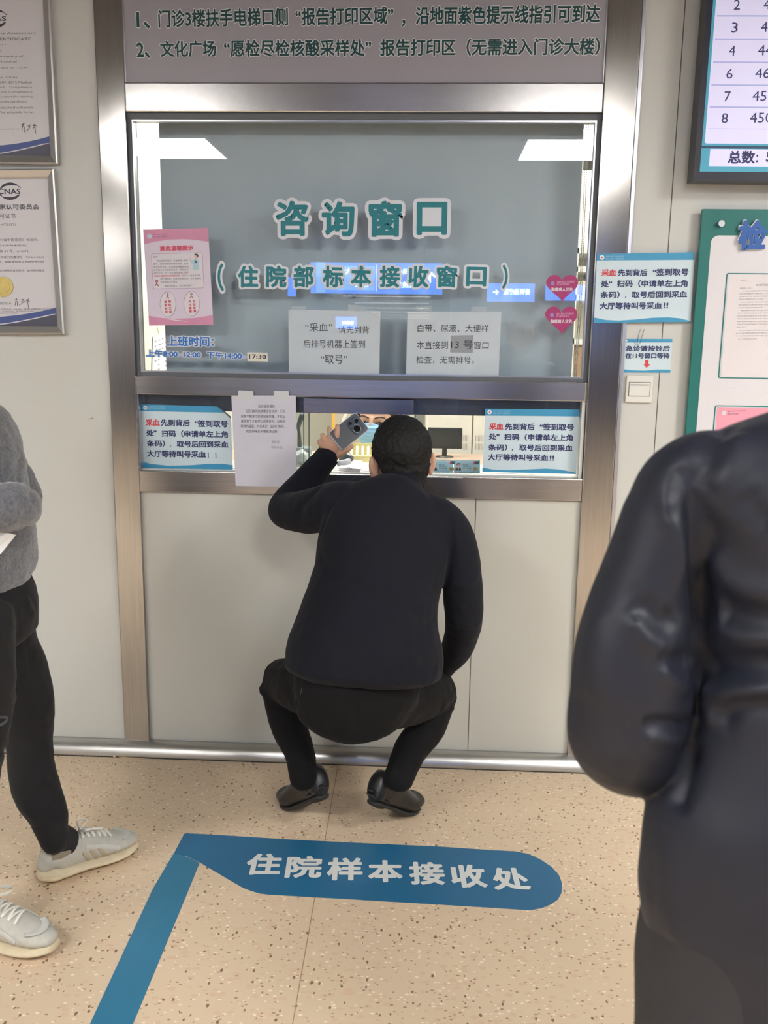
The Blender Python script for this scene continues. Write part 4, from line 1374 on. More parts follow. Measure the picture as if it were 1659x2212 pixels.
# small monitor on the desk
Ym = 1.47
pm0, pm1 = A(921, 985, Ym), A(997, 925, Ym)
mm = (A(960, 985, Ym))
mo = empty('monitor', (mm.x, Ym, ZD), 'small black monitor on a stand seen past the crouching man\'s right ear', 'monitor')
hw = abs(pm1.x - pm0.x) / 2
zb_, zt_ = A(960, 969, Ym).z - ZD, A(960, 924, Ym).z - ZD
blackp = M('black_plastic', (30, 31, 34), 0.4)
obj('casing', box(-hw, hw, -0.008, 0.012, zb_, zt_, 0.003), blackp, mo)
obj('display', box(-hw + 0.004, hw - 0.004, -0.0088, -0.0075, zb_ + 0.007, zt_ - 0.004), M('display_dark', (36, 40, 42), 0.2), mo)
obj('neck', box(-0.012, 0.012, -0.004, 0.01, 0.006, zb_ + 0.01, 0.003), blackp, mo)
bm = bmesh.new()
loft(bm, [(Vector((0, -0.005, 0.001)), hw * 0.55, 0.028), (Vector((0, -0.005, 0.008)), hw * 0.42, 0.022)], n=1, K=24, cap=False)
obj('foot', bm, blackp, mo)

# two-door cabinet with slotted vents behind the monitor
Yc = 1.68
cx0_, cx1_ = A(918, 950, Yc).x, A(1150, 950, Yc).x
xs_ = A(1020, 950, Yc).x
cb = empty('vented_cabinet', ((cx0_ + cx1_) / 2, Yc + 0.2, 0), 'grey white cabinet with slotted vents standing behind the small monitor', 'cabinet')
cbv = Vector(cb.location)
cabm = M('cabinet_grey', (216, 212, 202), 0.45)
htc = 1.42
obj('body', box(cx0_ - cbv.x, cx1_ - cbv.x, -0.18, 0.2, 0, htc, 0.003), cabm, cb)
dkm = M('vent_slot', (88, 86, 82), 0.7)
for (a0, a1, vx0, vx1) in ((cx0_, xs_, 998, 1012), (xs_, cx1_, 1027, 1050)):
    d_ = obj('door', box(a0 - cbv.x + 0.003, a1 - cbv.x - 0.003, -0.2, -0.181, 0.006, htc - 0.006, 0.002), cabm, cb)
    bm = bmesh.new()
    for (y0_, y1_) in ((940, 954), (958, 972)):
        px = vx0
        while px < vx1:
            p_, q_ = A(px, y1_, Yc), A(px + 1.3, y0_, Yc)
            bx(bm, p_.x - cbv.x, q_.x - cbv.x, -0.2006, -0.199, p_.z - cbv.z, q_.z - cbv.z)
            px += 3.0
    obj('vents', bm, dkm, d_)
# grey column between
gcx0, gcx1 = A(893, 950, 2.4).x, A(917, 950, 2.4).x
struct(obj('column', box(gcx0, gcx1, 2.4, 2.5, 0, 2.62), M('column_grey', (150, 148, 142), 0.5)))

# yellow edged screen strip and pale door behind the clerk
Yo = 3.6
struct(obj('trim_7', box(A(717, 920, Yo).x, A(723, 920, Yo).x, Yo, Yo + 0.04, 0, 2.2), M('trim_orange', (236, 172, 60), 0.5)))
struct(obj('wall_lab_divider', box(A(723, 920, Yo).x, A(800, 920, Yo).x, Yo, Yo + 0.06, 0, 2.62), M('divider_grey', (176, 168, 150), 0.6)))

# office chair behind the clerk (chrome hoop back)
ch = empty('office_chair', (A(760, 930, 1.0).x, 1.3, 0), 'white framed chair behind the masked clerk', 'chair')
cv = Vector(ch.location)
bm = bmesh.new()
tube(bm, [A(743, 960, 1.3) - cv, A(742, 915, 1.3) - cv, A(747, 897, 1.3) - cv, A(760, 890, 1.3) - cv, A(830, 889, 1.3) - cv, A(850, 905, 1.3) - cv, A(852, 960, 1.3) - cv], 0.009, K=10)
obj('back_frame', bm, M('chair_white', (236, 232, 224), 0.3), ch, smooth=True)
obj('seat', box(-0.05, 0.3, -0.30, 0.02, 0.45, 0.51, 0.02), M('chair_dark', (54, 56, 60), 0.7), ch)
bm = bmesh.new()
tube(bm, [(0.12, -0.13, 0.03), (0.12, -0.13, 0.45)], 0.025)
obj('post', bm, alum, ch)
for k in range(5):
    a_ = k * 2 * math.pi / 5
    bm = bmesh.new()
    tube(bm, [(0.12, -0.13, 0.06), (0.12 + 0.2 * math.cos(a_), -0.13 + 0.2 * math.sin(a_), 0.03)], 0.016)
    obj('leg', bm, alum, ch)

# things on the ledge -------------------------------------------------
ZL = 0.998


def onl(px, py, z=ZL):
    return G(px, py, z)
yel = M('tray_yellow', (244, 234, 172), 0.4)
Yt = 0.46
ty = empty('sorting_tray', (A(775, 975, Yt).x, Yt, 0.90), 'pale yellow plastic tray of clear tubes on the desk edge behind the raised phone', 'tray')
tv = Vector(ty.location)
tx0, tx1 = A(738, 985, Yt).x - tv.x, A(850, 985, Yt).x - tv.x
ztop = A(775, 982, Yt).z - tv.z
bm = bmesh.new()
bx(bm, tx0, tx1, -0.02, -0.014, 0, ztop, 0.001)
bx(bm, tx0, tx1, 0.12, 0.126, 0, ztop + 0.03, 0.001)
bx(bm, tx0, tx0 + 0.006, -0.014, 0.12, 0, ztop, 0.001)
bx(bm, tx1 - 0.006, tx1, -0.014, 0.12, 0, ztop, 0.001)
bx(bm, tx0, tx1, -0.014, 0.12, 0, 0.006)
obj('tray_body', bm, yel, ty)
obj('rim', box(tx0 - 0.004, tx1 + 0.004, -0.026, -0.014, ztop - 0.008, ztop, 0.002), yel, ty)
clear = M('tube_clear', (226, 230, 216), 0.2, spec=0.6)
for k in range(9):
    bm = bmesh.new()
    xx = tx0 + 0.012 + k * (tx1 - tx0 - 0.024) / 8
    loft(bm, [(Vector((xx, 0.02, ztop - 0.01)), 0.006, 0.006), (Vector((xx, 0.05, ztop + 0.022)), 0.006, 0.006)], n=1, K=10)
    t_ = obj('sample_tube', bm, clear, None, Matrix.Translation(tv), smooth=True)
    tag(t_, 'clear sample tube leaning in the pale yellow tray', 'tube', 'sample tubes in the yellow tray')
struct(obj('trim_8', box(-0.95, 0.2, 0.342, 0.80, 0.86, 0.897, 0.003), M('desk_cream', (230, 222, 196), 0.4)))

# white carton, papers, scanner with grey cable
wc = empty('white_carton', tuple(onl(765, 1005, ZL)), 'flat white carton with black print beside the yellow tray', 'box')
wv = Vector(wc.location)
q = [onl(732, 1010, ZL + 0.02), onl(778, 1013, ZL + 0.02), onl(783, 995, ZL + 0.02), onl(742, 993, ZL + 0.02)]
bm = bmesh.new()
t_ = [bm.verts.new(p - wv) for p in q]
b_ = [bm.verts.new(Vector((p.x, p.y, ZL + 0.001)) - wv) for p in q]
bm.faces.new(t_)
bm.faces.new(b_[::-1])
for i in range(4):
    bm.faces.new((t_[i], b_[i], b_[(i + 1) % 4], t_[(i + 1) % 4]))
obj('carton', bm, paper, wc)
V, F = glyphs('CA2', 0.04)
lo, hi = V.min(0), V.max(0)
bm = bmesh.new()
o_, u_, v_ = onl(748, 1013, ZL + 0.0206), onl(760, 1014, ZL + 0.0206), onl(749, 1008.5, ZL + 0.0206)
vs = [bm.verts.new(o_ + (u_ - o_) * ((p[0] - lo[0]) / (hi[0] - lo[0])) + (v_ - o_) * ((p[1] - lo[1]) / (hi[1] - lo[1])) - wv) for p in V]
for f in F:
    try:
        bm.faces.new([vs[i] for i in f])
    except ValueError:
        pass
obj('lettering', bm, ink, wc)


def sheet_on(name, label, pts, z, m, th=0.002):
    P = [onl(*p, z) for p in pts]
    o_ = sum(P, Vector()) / len(P)
    bm = bmesh.new()
    t_ = [bm.verts.new(p - o_ + Vector((0, 0, th))) for p in P]
    b_ = [bm.verts.new(p - o_) for p in P]
    bm.faces.new(t_)
    bm.faces.new(b_[::-1])
    for i in range(len(P)):
        j = (i + 1) % len(P)
        bm.faces.new((t_[i], b_[i], b_[j], t_[j]))
    return tag(obj(name, bm, m, None, Matrix.Translation(o_)), label, 'paper')
sheet_on('paper_sheet', 'loose white paper slip lying on the ledge under the raised wrist', [(722, 1022), (778, 1023), (776, 1014), (728, 1006)], ZL + 0.0005, paper, 0.003)
sheet_on('paper_sheet', 'white printed paper on the ledge left of the steel window jamb', [(900, 1031), (1000, 1033), (1000, 1026), (903, 1024)], ZL + 0.0005, M('paper_cool', (222, 224, 228), 0.6), 0.002)
sc = empty('barcode_scanner', tuple(onl(748, 1002, ZL)), 'dark grey hand scanner on the white carton under the wrist', 'scanner')
sv = Vector(sc.location)
bm = bmesh.new()
loft(bm, [(onl(738, 993, ZL + 0.03) - sv, 0.010, 0.012), (onl(748, 989, ZL + 0.036) - sv, 0.018, 0.014), (onl(757, 990, ZL + 0.036) - sv, 0.013, 0.012)], side=(0, 0, 1), n=4, K=16)
obj('head', bm, M('scanner_grey', (66, 72, 78), 0.35), sc, smooth=True)
bm = bmesh.new()
loft(bm, [(onl(733, 1001, ZL + 0.026) - sv, 0.011, 0.010), (onl(745, 1000, ZL + 0.026) - sv, 0.012, 0.010), (onl(753, 996, ZL + 0.028) - sv, 0.010, 0.010)], side=(0, 0, 1), n=4, K=14)
obj('grip', bm, M('scanner_light', (150, 154, 156), 0.4), sc, smooth=True)

# desk phone handset and crumpled bag at the left edge of the opening
hs = empty('handset', tuple(A(650, 965, 0.25)), 'dark grey handset standing behind the typed white sheet', 'handset')
hv2 = Vector(hs.location)
bm = bmesh.new()
loft(bm, [(A(648, 975, 0.25) - hv2, 0.010, 0.010), (A(646, 935, 0.26) - hv2, 0.006, 0.008), (A(645, 920, 0.26) - hv2, 0.008, 0.009), (A(652, 899, 0.26) - hv2, 0.010, 0.010)], n=5, K=14)
obj('handle', bm, M('handset_grey', (66, 76, 80), 0.4), hs, smooth=True)
obj('base', box(-0.035, 0.035, -0.03, 0.04, ZL - hv2.z, 0.0, 0.008), M('handset_base', (120, 130, 132), 0.4), hs)
bm = bmesh.new()
ell(bm, (0, 0, 0.03), (0.034, 0, 0), (0, 0.03, 0), (0, 0, 0.032), 18, 12)
me = fused(bm, 0.003, 2)
rumple(me, 0.009, 55)
bg = tag(obj('plastic_bag', me, M('clear_bag', (206, 216, 210), 0.2, spec=0.7, alpha=0.75), None, Matrix.Translation((A(650, 975, 0.13).x, 0.13, ZL + 0.004))), 'crumpled translucent plastic bag on the ledge beside the typed white sheet', 'bag')

# sample cards standing behind the right pane
cardb = M('card_blue', (170, 206, 226), 0.35, var=0.05, vscale=30)
z = zl(880, 840, 3.95)
for (q, lb, dx) in (([(188, 600), (392, 608), (388, 738), (160, 738)], 'pale blue sample card with a portrait half hidden by the right ear', -205), ([(398, 606), (620, 607), (618, 740), (394, 740)], 'pale blue sample card with a clear portrait and gold chip on the window ledge', 0)):
    if dx:
        q = [(172, 600), (392, 608), (388, 738), (168, 738)]
    b = Board('sample_card', lb, 'card', [z(*p) for p in q], 0.075, cardb, 0.001, group='sample cards on the ledge')
    b.poly('band', [z(400 + dx, 612), z(612 + dx, 613), z(612 + dx, 622), z(400 + dx, 620)], M('card_pale', (206, 224, 234), 0.4, var=0), 1)
    pt = b.poly('portrait_jacket', [z(406 + dx, 697), z(412 + dx, 676), z(426 + dx, 668), z(446 + dx, 668), z(456 + dx, 678), z(460 + dx, 697)], M('print_black', (40, 42, 54), 0.5, var=0), 1)
    b.poly('portrait_shirt', [z(426 + dx, 668), z(444 + dx, 668), z(436 + dx, 690)], MATS['print_white'], 2, parent=pt)
    b.poly('portrait_face', [z(436 + dx + 14 * math.cos(t * math.pi / 8), 655 + 18 * math.sin(t * math.pi / 8)) for t in range(16)], MATS['print_skin'], 2, parent=pt)
    b.poly('portrait_hair', [z(420 + dx, 655), z(422 + dx, 638), z(436 + dx, 632), z(450 + dx, 638), z(453 + dx, 656), z(446 + dx, 646), z(430 + dx, 645)], MATS['print_black'], 3, parent=pt)
    b.poly('chip', [z(564 + dx, 668), z(600 + dx, 669), z(600 + dx, 697), z(564 + dx, 697)], M('chip_gold', (170, 150, 90), 0.35, 0.6), 1)
    b.poly('logo_patch', [z(570 + dx, 617), z(588 + dx, 617), z(582 + dx, 644), z(564 + dx, 644)], M('patch_red', (196, 54, 62), 0.5, var=0), 1)
    b.poly('logo_patch', [z(588 + dx, 617), z(602 + dx, 617), z(596 + dx, 644), z(582 + dx, 644)], M('patch_navy', (40, 70, 120), 0.5, var=0), 1)
    b.poly('logo_patch', [z(602 + dx, 617), z(614 + dx, 617), z(610 + dx, 644), z(596 + dx, 644)], M('patch_green', (20, 110, 110), 0.5, var=0), 1)
    b.poly('seal', [z(418 + dx + 14 * math.cos(t * math.pi / 8), 716 + 14 * math.sin(t * math.pi / 8)) for t in range(16)], M('seal_pink', (196, 150, 166), 0.5, var=0), 1)
    b.put([('姓名', z(472 + dx, 648), z(520 + dx, 648), 3), ('社会保障号码', z(472 + dx, 664), z(540 + dx, 664), 2.5), ('发卡日期', z(472 + dx, 680), z(545 + dx, 680), 2.5), ('银行卡号', z(440 + dx, 712), z(560 + dx, 712), 4)], M('ink_slate', (60, 80, 100), 0.6, var=0), 'small_lettering', bold=0.0)
# ================================================================== PEOPLE
skin = M('skin', (206, 164, 140), 0.5, spec=0.35, var=0.06, vscale=25, sss=0.08, bump=0.05, bscale=600)
hairm = M('hair_black', (22, 22, 22), 0.6, spec=0.3, var=0.2, vscale=120, bump=0.6, bscale=420)
navyj = M('jacket_navy', (20, 22, 31), 0.85, spec=0.2, var=0.06, vscale=40, bump=0.12, bscale=900, sheen=0.04)
blackt = M('trouser_black', (19, 19, 21), 0.85, spec=0.2, var=0.05, vscale=40, bump=0.1, bscale=900, sheen=0.02)
leather = M('black_leather', (28, 28, 30), 0.32, spec=0.5, var=0.1, vscale=30, bump=0.1, bscale=300)
solem = M('black_rubber', (40, 39, 38), 0.7)


def PX(l):
    """(px, py, Y, half width, half depth[, side]) -> loft points"""
    out = []
    for p in l:
        out.append((A(p[0], p[1], p[2]), p[3], p[4]) + tuple(p[5:]))
    return out


def grow(l, d):
    return [(p[0], max(p[1] + d, 0.006), max(p[2] + d, 0.006)) + tuple(p[3:]) for p in l]


def axes(f, u=(0, 0, 1)):
    f = Vector(f).normalized()
    u = Vector(u)
    r = f.cross(u).normalized()
    u = r.cross(f)
    return r, f, u


def head(bm, C, f, u, s=1.0, neck=None):
    R, F, U = axes(f, u)

    def P(r, ff, uu):
        return C + (R * r + F * ff + U * uu) * s
    ell(bm, P(0, -0.012, 0.035), R * 0.075 * s, F * 0.094 * s, U * 0.088 * s, 28, 18)
    loft(bm, [(P(0, 0.004, 0.03), 0.070 * s, 0.080 * s), (P(0, 0.014, -0.03), 0.066 * s, 0.074 * s), (P(0, 0.03, -0.068), 0.052 * s, 0.058 * s), (P(0, 0.05, -0.098), 0.026 * s, 0.030 * s)], side=R)
    loft(bm, [(P(0, 0.086, 0.022), 0.008 * s, 0.010 * s), (P(0, 0.096, -0.005), 0.010 * s, 0.012 * s), (P(0, 0.102, -0.024), 0.015 * s, 0.011 * s)], side=R, K=12)
    ell(bm, P(0, 0.078, 0.022), R * 0.045 * s, F * 0.012 * s, U * 0.010 * s)
    ell(bm, P(0, 0.082, -0.055), R * 0.024 * s, F * 0.010 * s, U * 0.010 * s)
    for sg in (-1, 1):
        n = (R * sg * 0.9 - F * 0.45).normalized()
        t = (F + R * sg * 0.45).normalized()
        ell(bm, P(sg * 0.083, -0.012, -0.008), n * 0.010 * s, (t + U * 0.2).normalized() * 0.019 * s, U * 0.034 * s, 14, 10)
        ell(bm, P(sg * 0.089, -0.022, 0.002), n * 0.008 * s, t * 0.010 * s, U * 0.026 * s, 12, 8)
    if neck:
        loft(bm, [(P(0, -0.022, -0.02), 0.056 * s, 0.060 * s), (P(0, -0.03, -0.08), 0.054 * s, 0.056 * s), (Vector(neck), 0.062 * s, 0.060 * s)], side=R)
    return P


def hair_short(name, P, R, F, U, s, parent, base, low=-0.05, amp=0.004, side=0.083):
    bm = bmesh.new()
    ell(bm, P(0, -0.020, 0.047), R * side * s, F * 0.100 * s, U * 0.089 * s, 30, 20)
    ell(bm, P(0, -0.050, -0.005), R * (side - 0.013) * s, F * 0.057 * s, U * 0.060 * s, 24, 14)
    ell(bm, P(0, -0.056, low), R * 0.056 * s, F * 0.040 * s, U * 0.050 * s, 24, 14)
    for sg in (-1, 1):
        ell(bm, P(sg * 0.071 * side / 0.083, 0.022, 0.022), R * 0.008 * s, F * 0.014 * s, U * 0.034 * s, 12, 10)
    me = fused(bm, 0.0045, 4)
    rumple(me, amp, 150, (1, 1, 0.5))
    rumple(me, amp * 0.9, 420, (1, 1, 0.5), 7)
    return obj(name, rel(me, base), hairm, parent)


def eyes(P, parent, base, sgs=(-1, 1), s=1.0):
    wm, im = M('eye_white', (226, 222, 216), 0.2), M('eye_dark', (40, 28, 24), 0.15)
    for sg in sgs:
        bm = bmesh.new()
        ell(bm, P(sg * 0.032, 0.078, 0.002), (0.0115 * s, 0, 0), (0, 0.008 * s, 0), (0, 0, 0.0058 * s), 14, 10)
        e = obj('eye', rel_bm2(bm, base), wm, parent, smooth=True)
        bm = bmesh.new()
        ell(bm, P(sg * 0.032, 0.0845, 0.002), (0.005 * s, 0, 0), (0, 0.003 * s, 0), (0, 0, 0.005 * s), 12, 8)
        obj('iris', rel_bm2(bm, base), im, e, smooth=True)


def rel_bm2(bm, base):
    for v in bm.verts:
        v.co -= Vector(base)
    return bm


def hand(bm, wrist, d, nrm, side, s=1.0, curl=0.5):
    """palm plus five unequal bent fingers: d to the knuckles, nrm out of the back of the hand, side towards the thumb"""
    d, nrm, side = Vector(d).normalized(), Vector(nrm).normalized(), Vector(side).normalized()
    w = Vector(wrist)
    loft(bm, [(w - d * 0.03 * s, 0.026 * s, 0.020 * s), (w + d * 0.02 * s, 0.033 * s, 0.017 * s), (w + d * 0.06 * s, 0.041 * s, 0.014 * s), (w + d * 0.09 * s, 0.040 * s, 0.012 * s)], side=side)
    for k, (o_, L_) in enumerate(((0.030, 0.070), (0.010, 0.078), (-0.010, 0.072), (-0.029, 0.056))):
        b0 = w + (d * 0.088 + side * o_) * s
        a1, a2 = curl * 0.7, curl * 1.5
        p1 = b0 + (d * math.cos(a1) - nrm * math.sin(a1)) * L_ * 0.45 * s
        p2 = p1 + (d * math.cos(a2) - nrm * math.sin(a2)) * L_ * 0.32 * s
        p3 = p2 + (d * math.cos(a2 + curl * .5) - nrm * math.sin(a2 + curl * .5)) * L_ * 0.23 * s
        loft(bm, [(b0 - d * 0.012 * s, 0.0095 * s, 0.0095 * s), (p1, 0.0088 * s, 0.0088 * s), (p2, 0.0078 * s, 0.0078 * s), (p3, 0.0066 * s, 0.0066 * s)], side=side, K=12)
    t0 = w + (d * 0.02 + side * 0.026) * s
    loft(bm, [(t0, 0.014 * s, 0.013 * s), (t0 + (d * 0.6 + side * 0.7 - nrm * 0.2).normalized() * 0.036 * s, 0.011 * s, 0.0105 * s), (t0 + (d * 0.75 + side * 0.6 - nrm * 0.35).normalized() * 0.066 * s, 0.0085 * s, 0.008 * s)], side=d, K=12)


# ------------------------------------------------------------------ the crouching man
base = Vector((-0.2, -0.45, 0.0))
k = mpp(-0.5)
tors = PX([(785, 1452, -.565, 171 * k, .178, (1, 0, -.29)), (789, 1400, -.55, 171 * k, .170, (1, 0, -.10)), (797, 1330, -.52, 153 * k, .155), (814, 1255, -.48, 143 * k, .142), (831, 1180, -.455, 150 * k, .132), (842, 1120, -.435, 140 * k, .118), (850, 1085, -.42, 112 * k, .10), (858, 1060, -.40, 70 * k, .08)])
armL = PX([(790, 1098, -.42, .062, .07), (735, 1092, -.40, .068, .072), (668, 1104, -.30, .066, .066), (616, 1101, -.20, .054, .054), (650, 1058, -.165, .052, .052), (688, 1010, -.135, .042, .042), (709, 984, -.122, .036, .034)])
armR = PX([(910, 1105, -.42, .058, .07), (962, 1132, -.43, .060, .066), (992, 1195, -.44, .056, .058), (1000, 1280, -.43, .057, .057), (1002, 1345, -.40, .055, .055), (984, 1405, -.33, .047, .047), (953, 1442, -.27, .038, .038)])
pelv = PX([(778, 1430, -.545, 140 * k, .13, (1, 0, -.1)), (770, 1478, -.555, 140 * k, .145, (1, 0, -.1)), (764, 1525, -.565, 132 * k, .135, (1, 0, -.1)), (764, 1556, -.57, 112 * k, .115, (1, 0, -.12)), (764, 1572, -.57, 84 * k, .09, (1, 0, -.12))])
thL = PX([(720, 1498, -.56, .09, .09), (655, 1482, -.42, .080, .082), (607, 1468, -.28, .062, .066)])
thR = PX([(812, 1512, -.56, .09, .09), (895, 1502, -.42, .080, .082), (946, 1488, -.28, .062, .066)])
shL = PX([(605, 1474, -.28, .060, .062), (624, 1565, -.35, .057, .060), (646, 1622, -.42, .047, .052), (654, 1670, -.47, .043, .050), (657, 1684, -.475, .042, .046)])
shR = PX([(948, 1496, -.28, .060, .062), (926, 1568, -.35, .053, .060), (886, 1622, -.42, .050, .052), (864, 1674, -.47, .045, .050), (860, 1688, -.475, .044, .046)])

# skin: one continuous body
bm = bmesh.new()
for l in (tors, pelv, armL, armR, thL, thR, shL, shR):
    loft(bm, grow(l, -0.018), cm=0.03)
hc = A(866, 1000, -0.30)
hf, hu = Vector((-0.26, 0.95, -0.02)), Vector((-0.03, -0.10, 1))
Ph = head(bm, hc, hf, hu, 1.03, neck=A(858, 1078, -.40))
# left hand round the phone
loft(bm, PX([(706, 992, -.118, .026, .020), (712, 976, -.122, .033, .018), (713, 962, -.130, .036, .016), (713, 951, -.134, .034, .013)]), side=(1, 0, -.5))
for l in ([(727, 954, -.134, .0095, .0095), (728, 938, -.140, .0090, .0090), (729, 927, -.136, .0085, .0085), (728.5, 920, -.122, .0072, .0072)],
          [(714, 953, -.134, .0095, .0095), (713, 939, -.140, .0090, .0090), (712, 930, -.134, .0088, .0085), (711, 925, -.116, .0075, .0072)],
          [(704, 955, -.132, .0095, .0095), (700, 947, -.138, .0092, .0090), (697, 942, -.130, .0085, .0085), (697, 940, -.112, .0072, .0072)],
          [(695, 961, -.128, .009, .009), (692, 957, -.132, .0085, .0085), (690, 954, -.124, .0078, .0078), (691, 953, -.110, .0068, .0068)]):
    loft(bm, PX(l), K=12, side=(1, 0, -.4))
loft(bm, PX([(722, 985, -.118, .015, .014), (736, 979, -.128, .0125, .012), (748, 972.5, -.136, .0105, .010), (760, 964, -.134, .0085, .008)]), side=(0, 1, 0.2), K=14)
# right hand resting on the right knee
wr = A(953, 1442, -.27)
hand(bm, wr + Vector((-0.004, 0.02, -0.004)), (-0.35, 0.72, -0.6), (0.1, 0.6, 0.8), (-0.8, -0.5, -0.1), 0.95, 0.7)
me = fused(bm, 0.0032, 5, 0.45)
man = obj('person', rel(me, base), skin, None, Matrix.Translation(base))
tag(man, 'man in dark navy jacket crouching on his toes at the counter, holding up a phone', 'person')
R_h, F_h, U_h = axes(hf, hu)
hair_short('hair', Ph, R_h, F_h, U_h, 1.03, man, base, low=-0.052)
eyes(Ph, man, base, s=0.98)

# jacket
bm = bmesh.new()
for l in (tors, armL, armR):
    loft(bm, l, K=28)
me = fused(bm, 0.0062, 9, 0.5)
folds(me, [([(700, 1205), (735, 1240), (800, 1270), (880, 1292)], 0.0045, 0.012), ([(690, 1180), (715, 1230), (770, 1262)], -0.003, 0.012),
           ([(955, 1265), (900, 1290), (830, 1280), (760, 1255)], 0.004, 0.014), ([(950, 1320), (890, 1345), (820, 1340)], 0.004, 0.013), ([(955, 1300), (890, 1318), (830, 1312)], -0.004, 0.011),
           ([(955, 1385), (900, 1420), (850, 1440), (800, 1430)], 0.0045, 0.013), ([(950, 1362), (890, 1395), (820, 1405)], -0.004, 0.012), ([(945, 1425), (930, 1470), (928, 1500)], 0.004, 0.012),
           ([(965, 1100), (975, 1150), (972, 1210), (960, 1260)], -0.006, 0.009), ([(688, 1172), (705, 1120), (735, 1062)], -0.005, 0.010), ([(700, 1048), (668, 1075), (640, 1110)], -0.006, 0.011), ([(712, 1062), (680, 1090), (655, 1125)], 0.004, 0.010),
           ([(1035, 1240), (1005, 1262), (975, 1262)], 0.005, 0.011), ([(1045, 1300), (1010, 1310), (970, 1300)], -0.004, 0.010), ([(1040, 1345), (1005, 1350), (970, 1345)], 0.005, 0.010), ([(1030, 1385), (990, 1385), (965, 1370)], -0.004, 0.010),
           ([(838, 1060), (836, 1180), (826, 1300), (812, 1470)], -0.0018, 0.006)])
rumple(me, 0.004, 9, (1, 1, 0.7))
rumple(me, 0.0014, 34, (1, 1, 0.6), 3)
jk = obj('jacket', rel(me, base), navyj, man)
bm = bmesh.new()
cc = [(A(866, 1074, -.385), .072, .078), (A(866, 1056, -.368), .064, .070), (A(866, 1048, -.358), .062, .067)]
loft(bm, cc, K=32)
me = fused(bm, 0.004, 4)
obj('collar', rel(me, base), navyj, jk)
for nm, l in (('cuff', armL), ('cuff', armR)):
    bm = bmesh.new()
    p, q = l[-2], l[-1]
    dq = (Vector(q[0]) - Vector(p[0])).normalized()
    loft(bm, [(Vector(q[0]) - dq * 0.03, q[1] + 0.0030, q[2] + 0.0030), (Vector(q[0]) + dq * 0.002, q[1] + 0.0025, q[2] + 0.0025)], K=28, n=3, cap=False)
    obj(nm, rel(fused(bm, 0.003, 3), base), navyj, jk)

# trousers
bm = bmesh.new()
for l in (pelv, thL, thR, shL, shR):
    loft(bm, l, K=26, cm=0.026)
me = fused(bm, 0.006, 9, 0.5)
folds(me, [([(600, 1420), (585, 1450), (565, 1470)], 0.006, 0.010), ([(580, 1500), (566, 1488), (562, 1478)], 0.006, 0.008), ([(640, 1560), (610, 1540), (575, 1530)], 0.004, 0.012), ([(660, 1580), (640, 1520), (615, 1490)], -0.006, 0.012),
           ([(985, 1500), (960, 1520), (940, 1560)], 0.005, 0.012), ([(992, 1515), (975, 1530), (955, 1528)], 0.006, 0.008), ([(862, 1592), (880, 1545), (920, 1520)], -0.006, 0.012), ([(770, 1450), (768, 1520), (768, 1580)], -0.004, 0.010),
           ([(625, 1650), (650, 1655), (680, 1648)], -0.004, 0.009), ([(830, 1652), (860, 1660), (892, 1655)], -0.004, 0.009)])
rumple(me, 0.004, 12)
rumple(me, 0.0014, 40, (1, 1, 1), 5)
tr = obj('trousers', rel(me, base), blackt, man)
for q in ([(652, 1486), (649, 1500)], [(884, 1522), (885, 1535)]):
    bv = bvh_of(tr.data)
    bm = bmesh.new()
    h0, h1 = [bv.ray_cast(CAM - base, ray(*p_).normalized())[0] for p_ in q]
    if h0 and h1:
        tube(bm, [h0, h1], 0.0011, K=6)
        obj('pocket_seam', bm, M('seam_grey', (70, 70, 76), 0.7), tr)


def dress_shoe(H, B, lab):
    H, B = Vector(H), Vector(B)
    f = (B - H)
    f.z = 0
    f.normalize()
    sd = Vector((f.y, -f.x, 0))
    T = B + f * 0.078
    n1 = sd.cross((B - H).normalized())
    if n1.z < 0:
        n1 = -n1
    up = Vector((0, 0, 1))
    dn = (B - H).normalized()
    bm = bmesh.new()
    loft(bm, [(H + dn * 0.008 + n1 * 0.052, .033, .048), (H + dn * 0.06 + n1 * 0.055, .038, .052), (H.lerp(B, .55) + n1 * 0.048, .040, .044), (B - dn * 0.02 + n1 * 0.040, .049, .035), (B + f * 0.03 + up * 0.032, .050, .029), (T - f * 0.010 + up * 0.028, .040, .023)], side=sd, K=26, cm=0.014)
    loft(bm, [(H + dn * 0.050 + n1 * 0.05, .036, .044), (H + dn * 0.048 + n1 * 0.098, .036, .045)], side=sd, K=22, cm=0.006)
    me = fused(bm, 0.004, 4)
    sh = obj('shoe', rel(me, base), leather, man)
    bm = bmesh.new()
    loft(bm, [(H + dn * 0.020 + n1 * 0.009, .026, .006), (H.lerp(B, .5) + n1 * 0.008, .031, .007), (B - dn * .02 + n1 * 0.008, .045, .008), (B + f * 0.03 + up * 0.008, .045, .008), (T - f * .012 + up * 0.009, .030, .008)], side=sd, K=22)
    loft(bm, [(H + dn * 0.018 + n1 * 0.004, .024, .009), (H + dn * 0.052 + n1 * 0.003, .026, .009)], side=sd, K=22)
    obj('sole', rel(fused(bm, 0.004, 2), base), solem, sh)
    bm = bmesh.new()
    for dz in (0.022, 0.034):
        pl = [H + dn * (0.045 if i in (0, 4) else 0.008 if i == 2 else 0.018) + n1 * dz * (1.25 if i == 2 else 1) + sd * (-0.034 + 0.017 * i) for i in range(5)]
        pl[2] = H - dn * 0.024 + n1 * dz
        tube(bm, pl, 0.0028, K=8)
    obj('heel_piping', rel_bm2(bm, base), leather, sh, smooth=True)
dress_shoe(A(703, 1722, -.495), G(642, 1749), 'l')
dress_shoe(A(798, 1735, -.495), G(868, 1759), 'r')

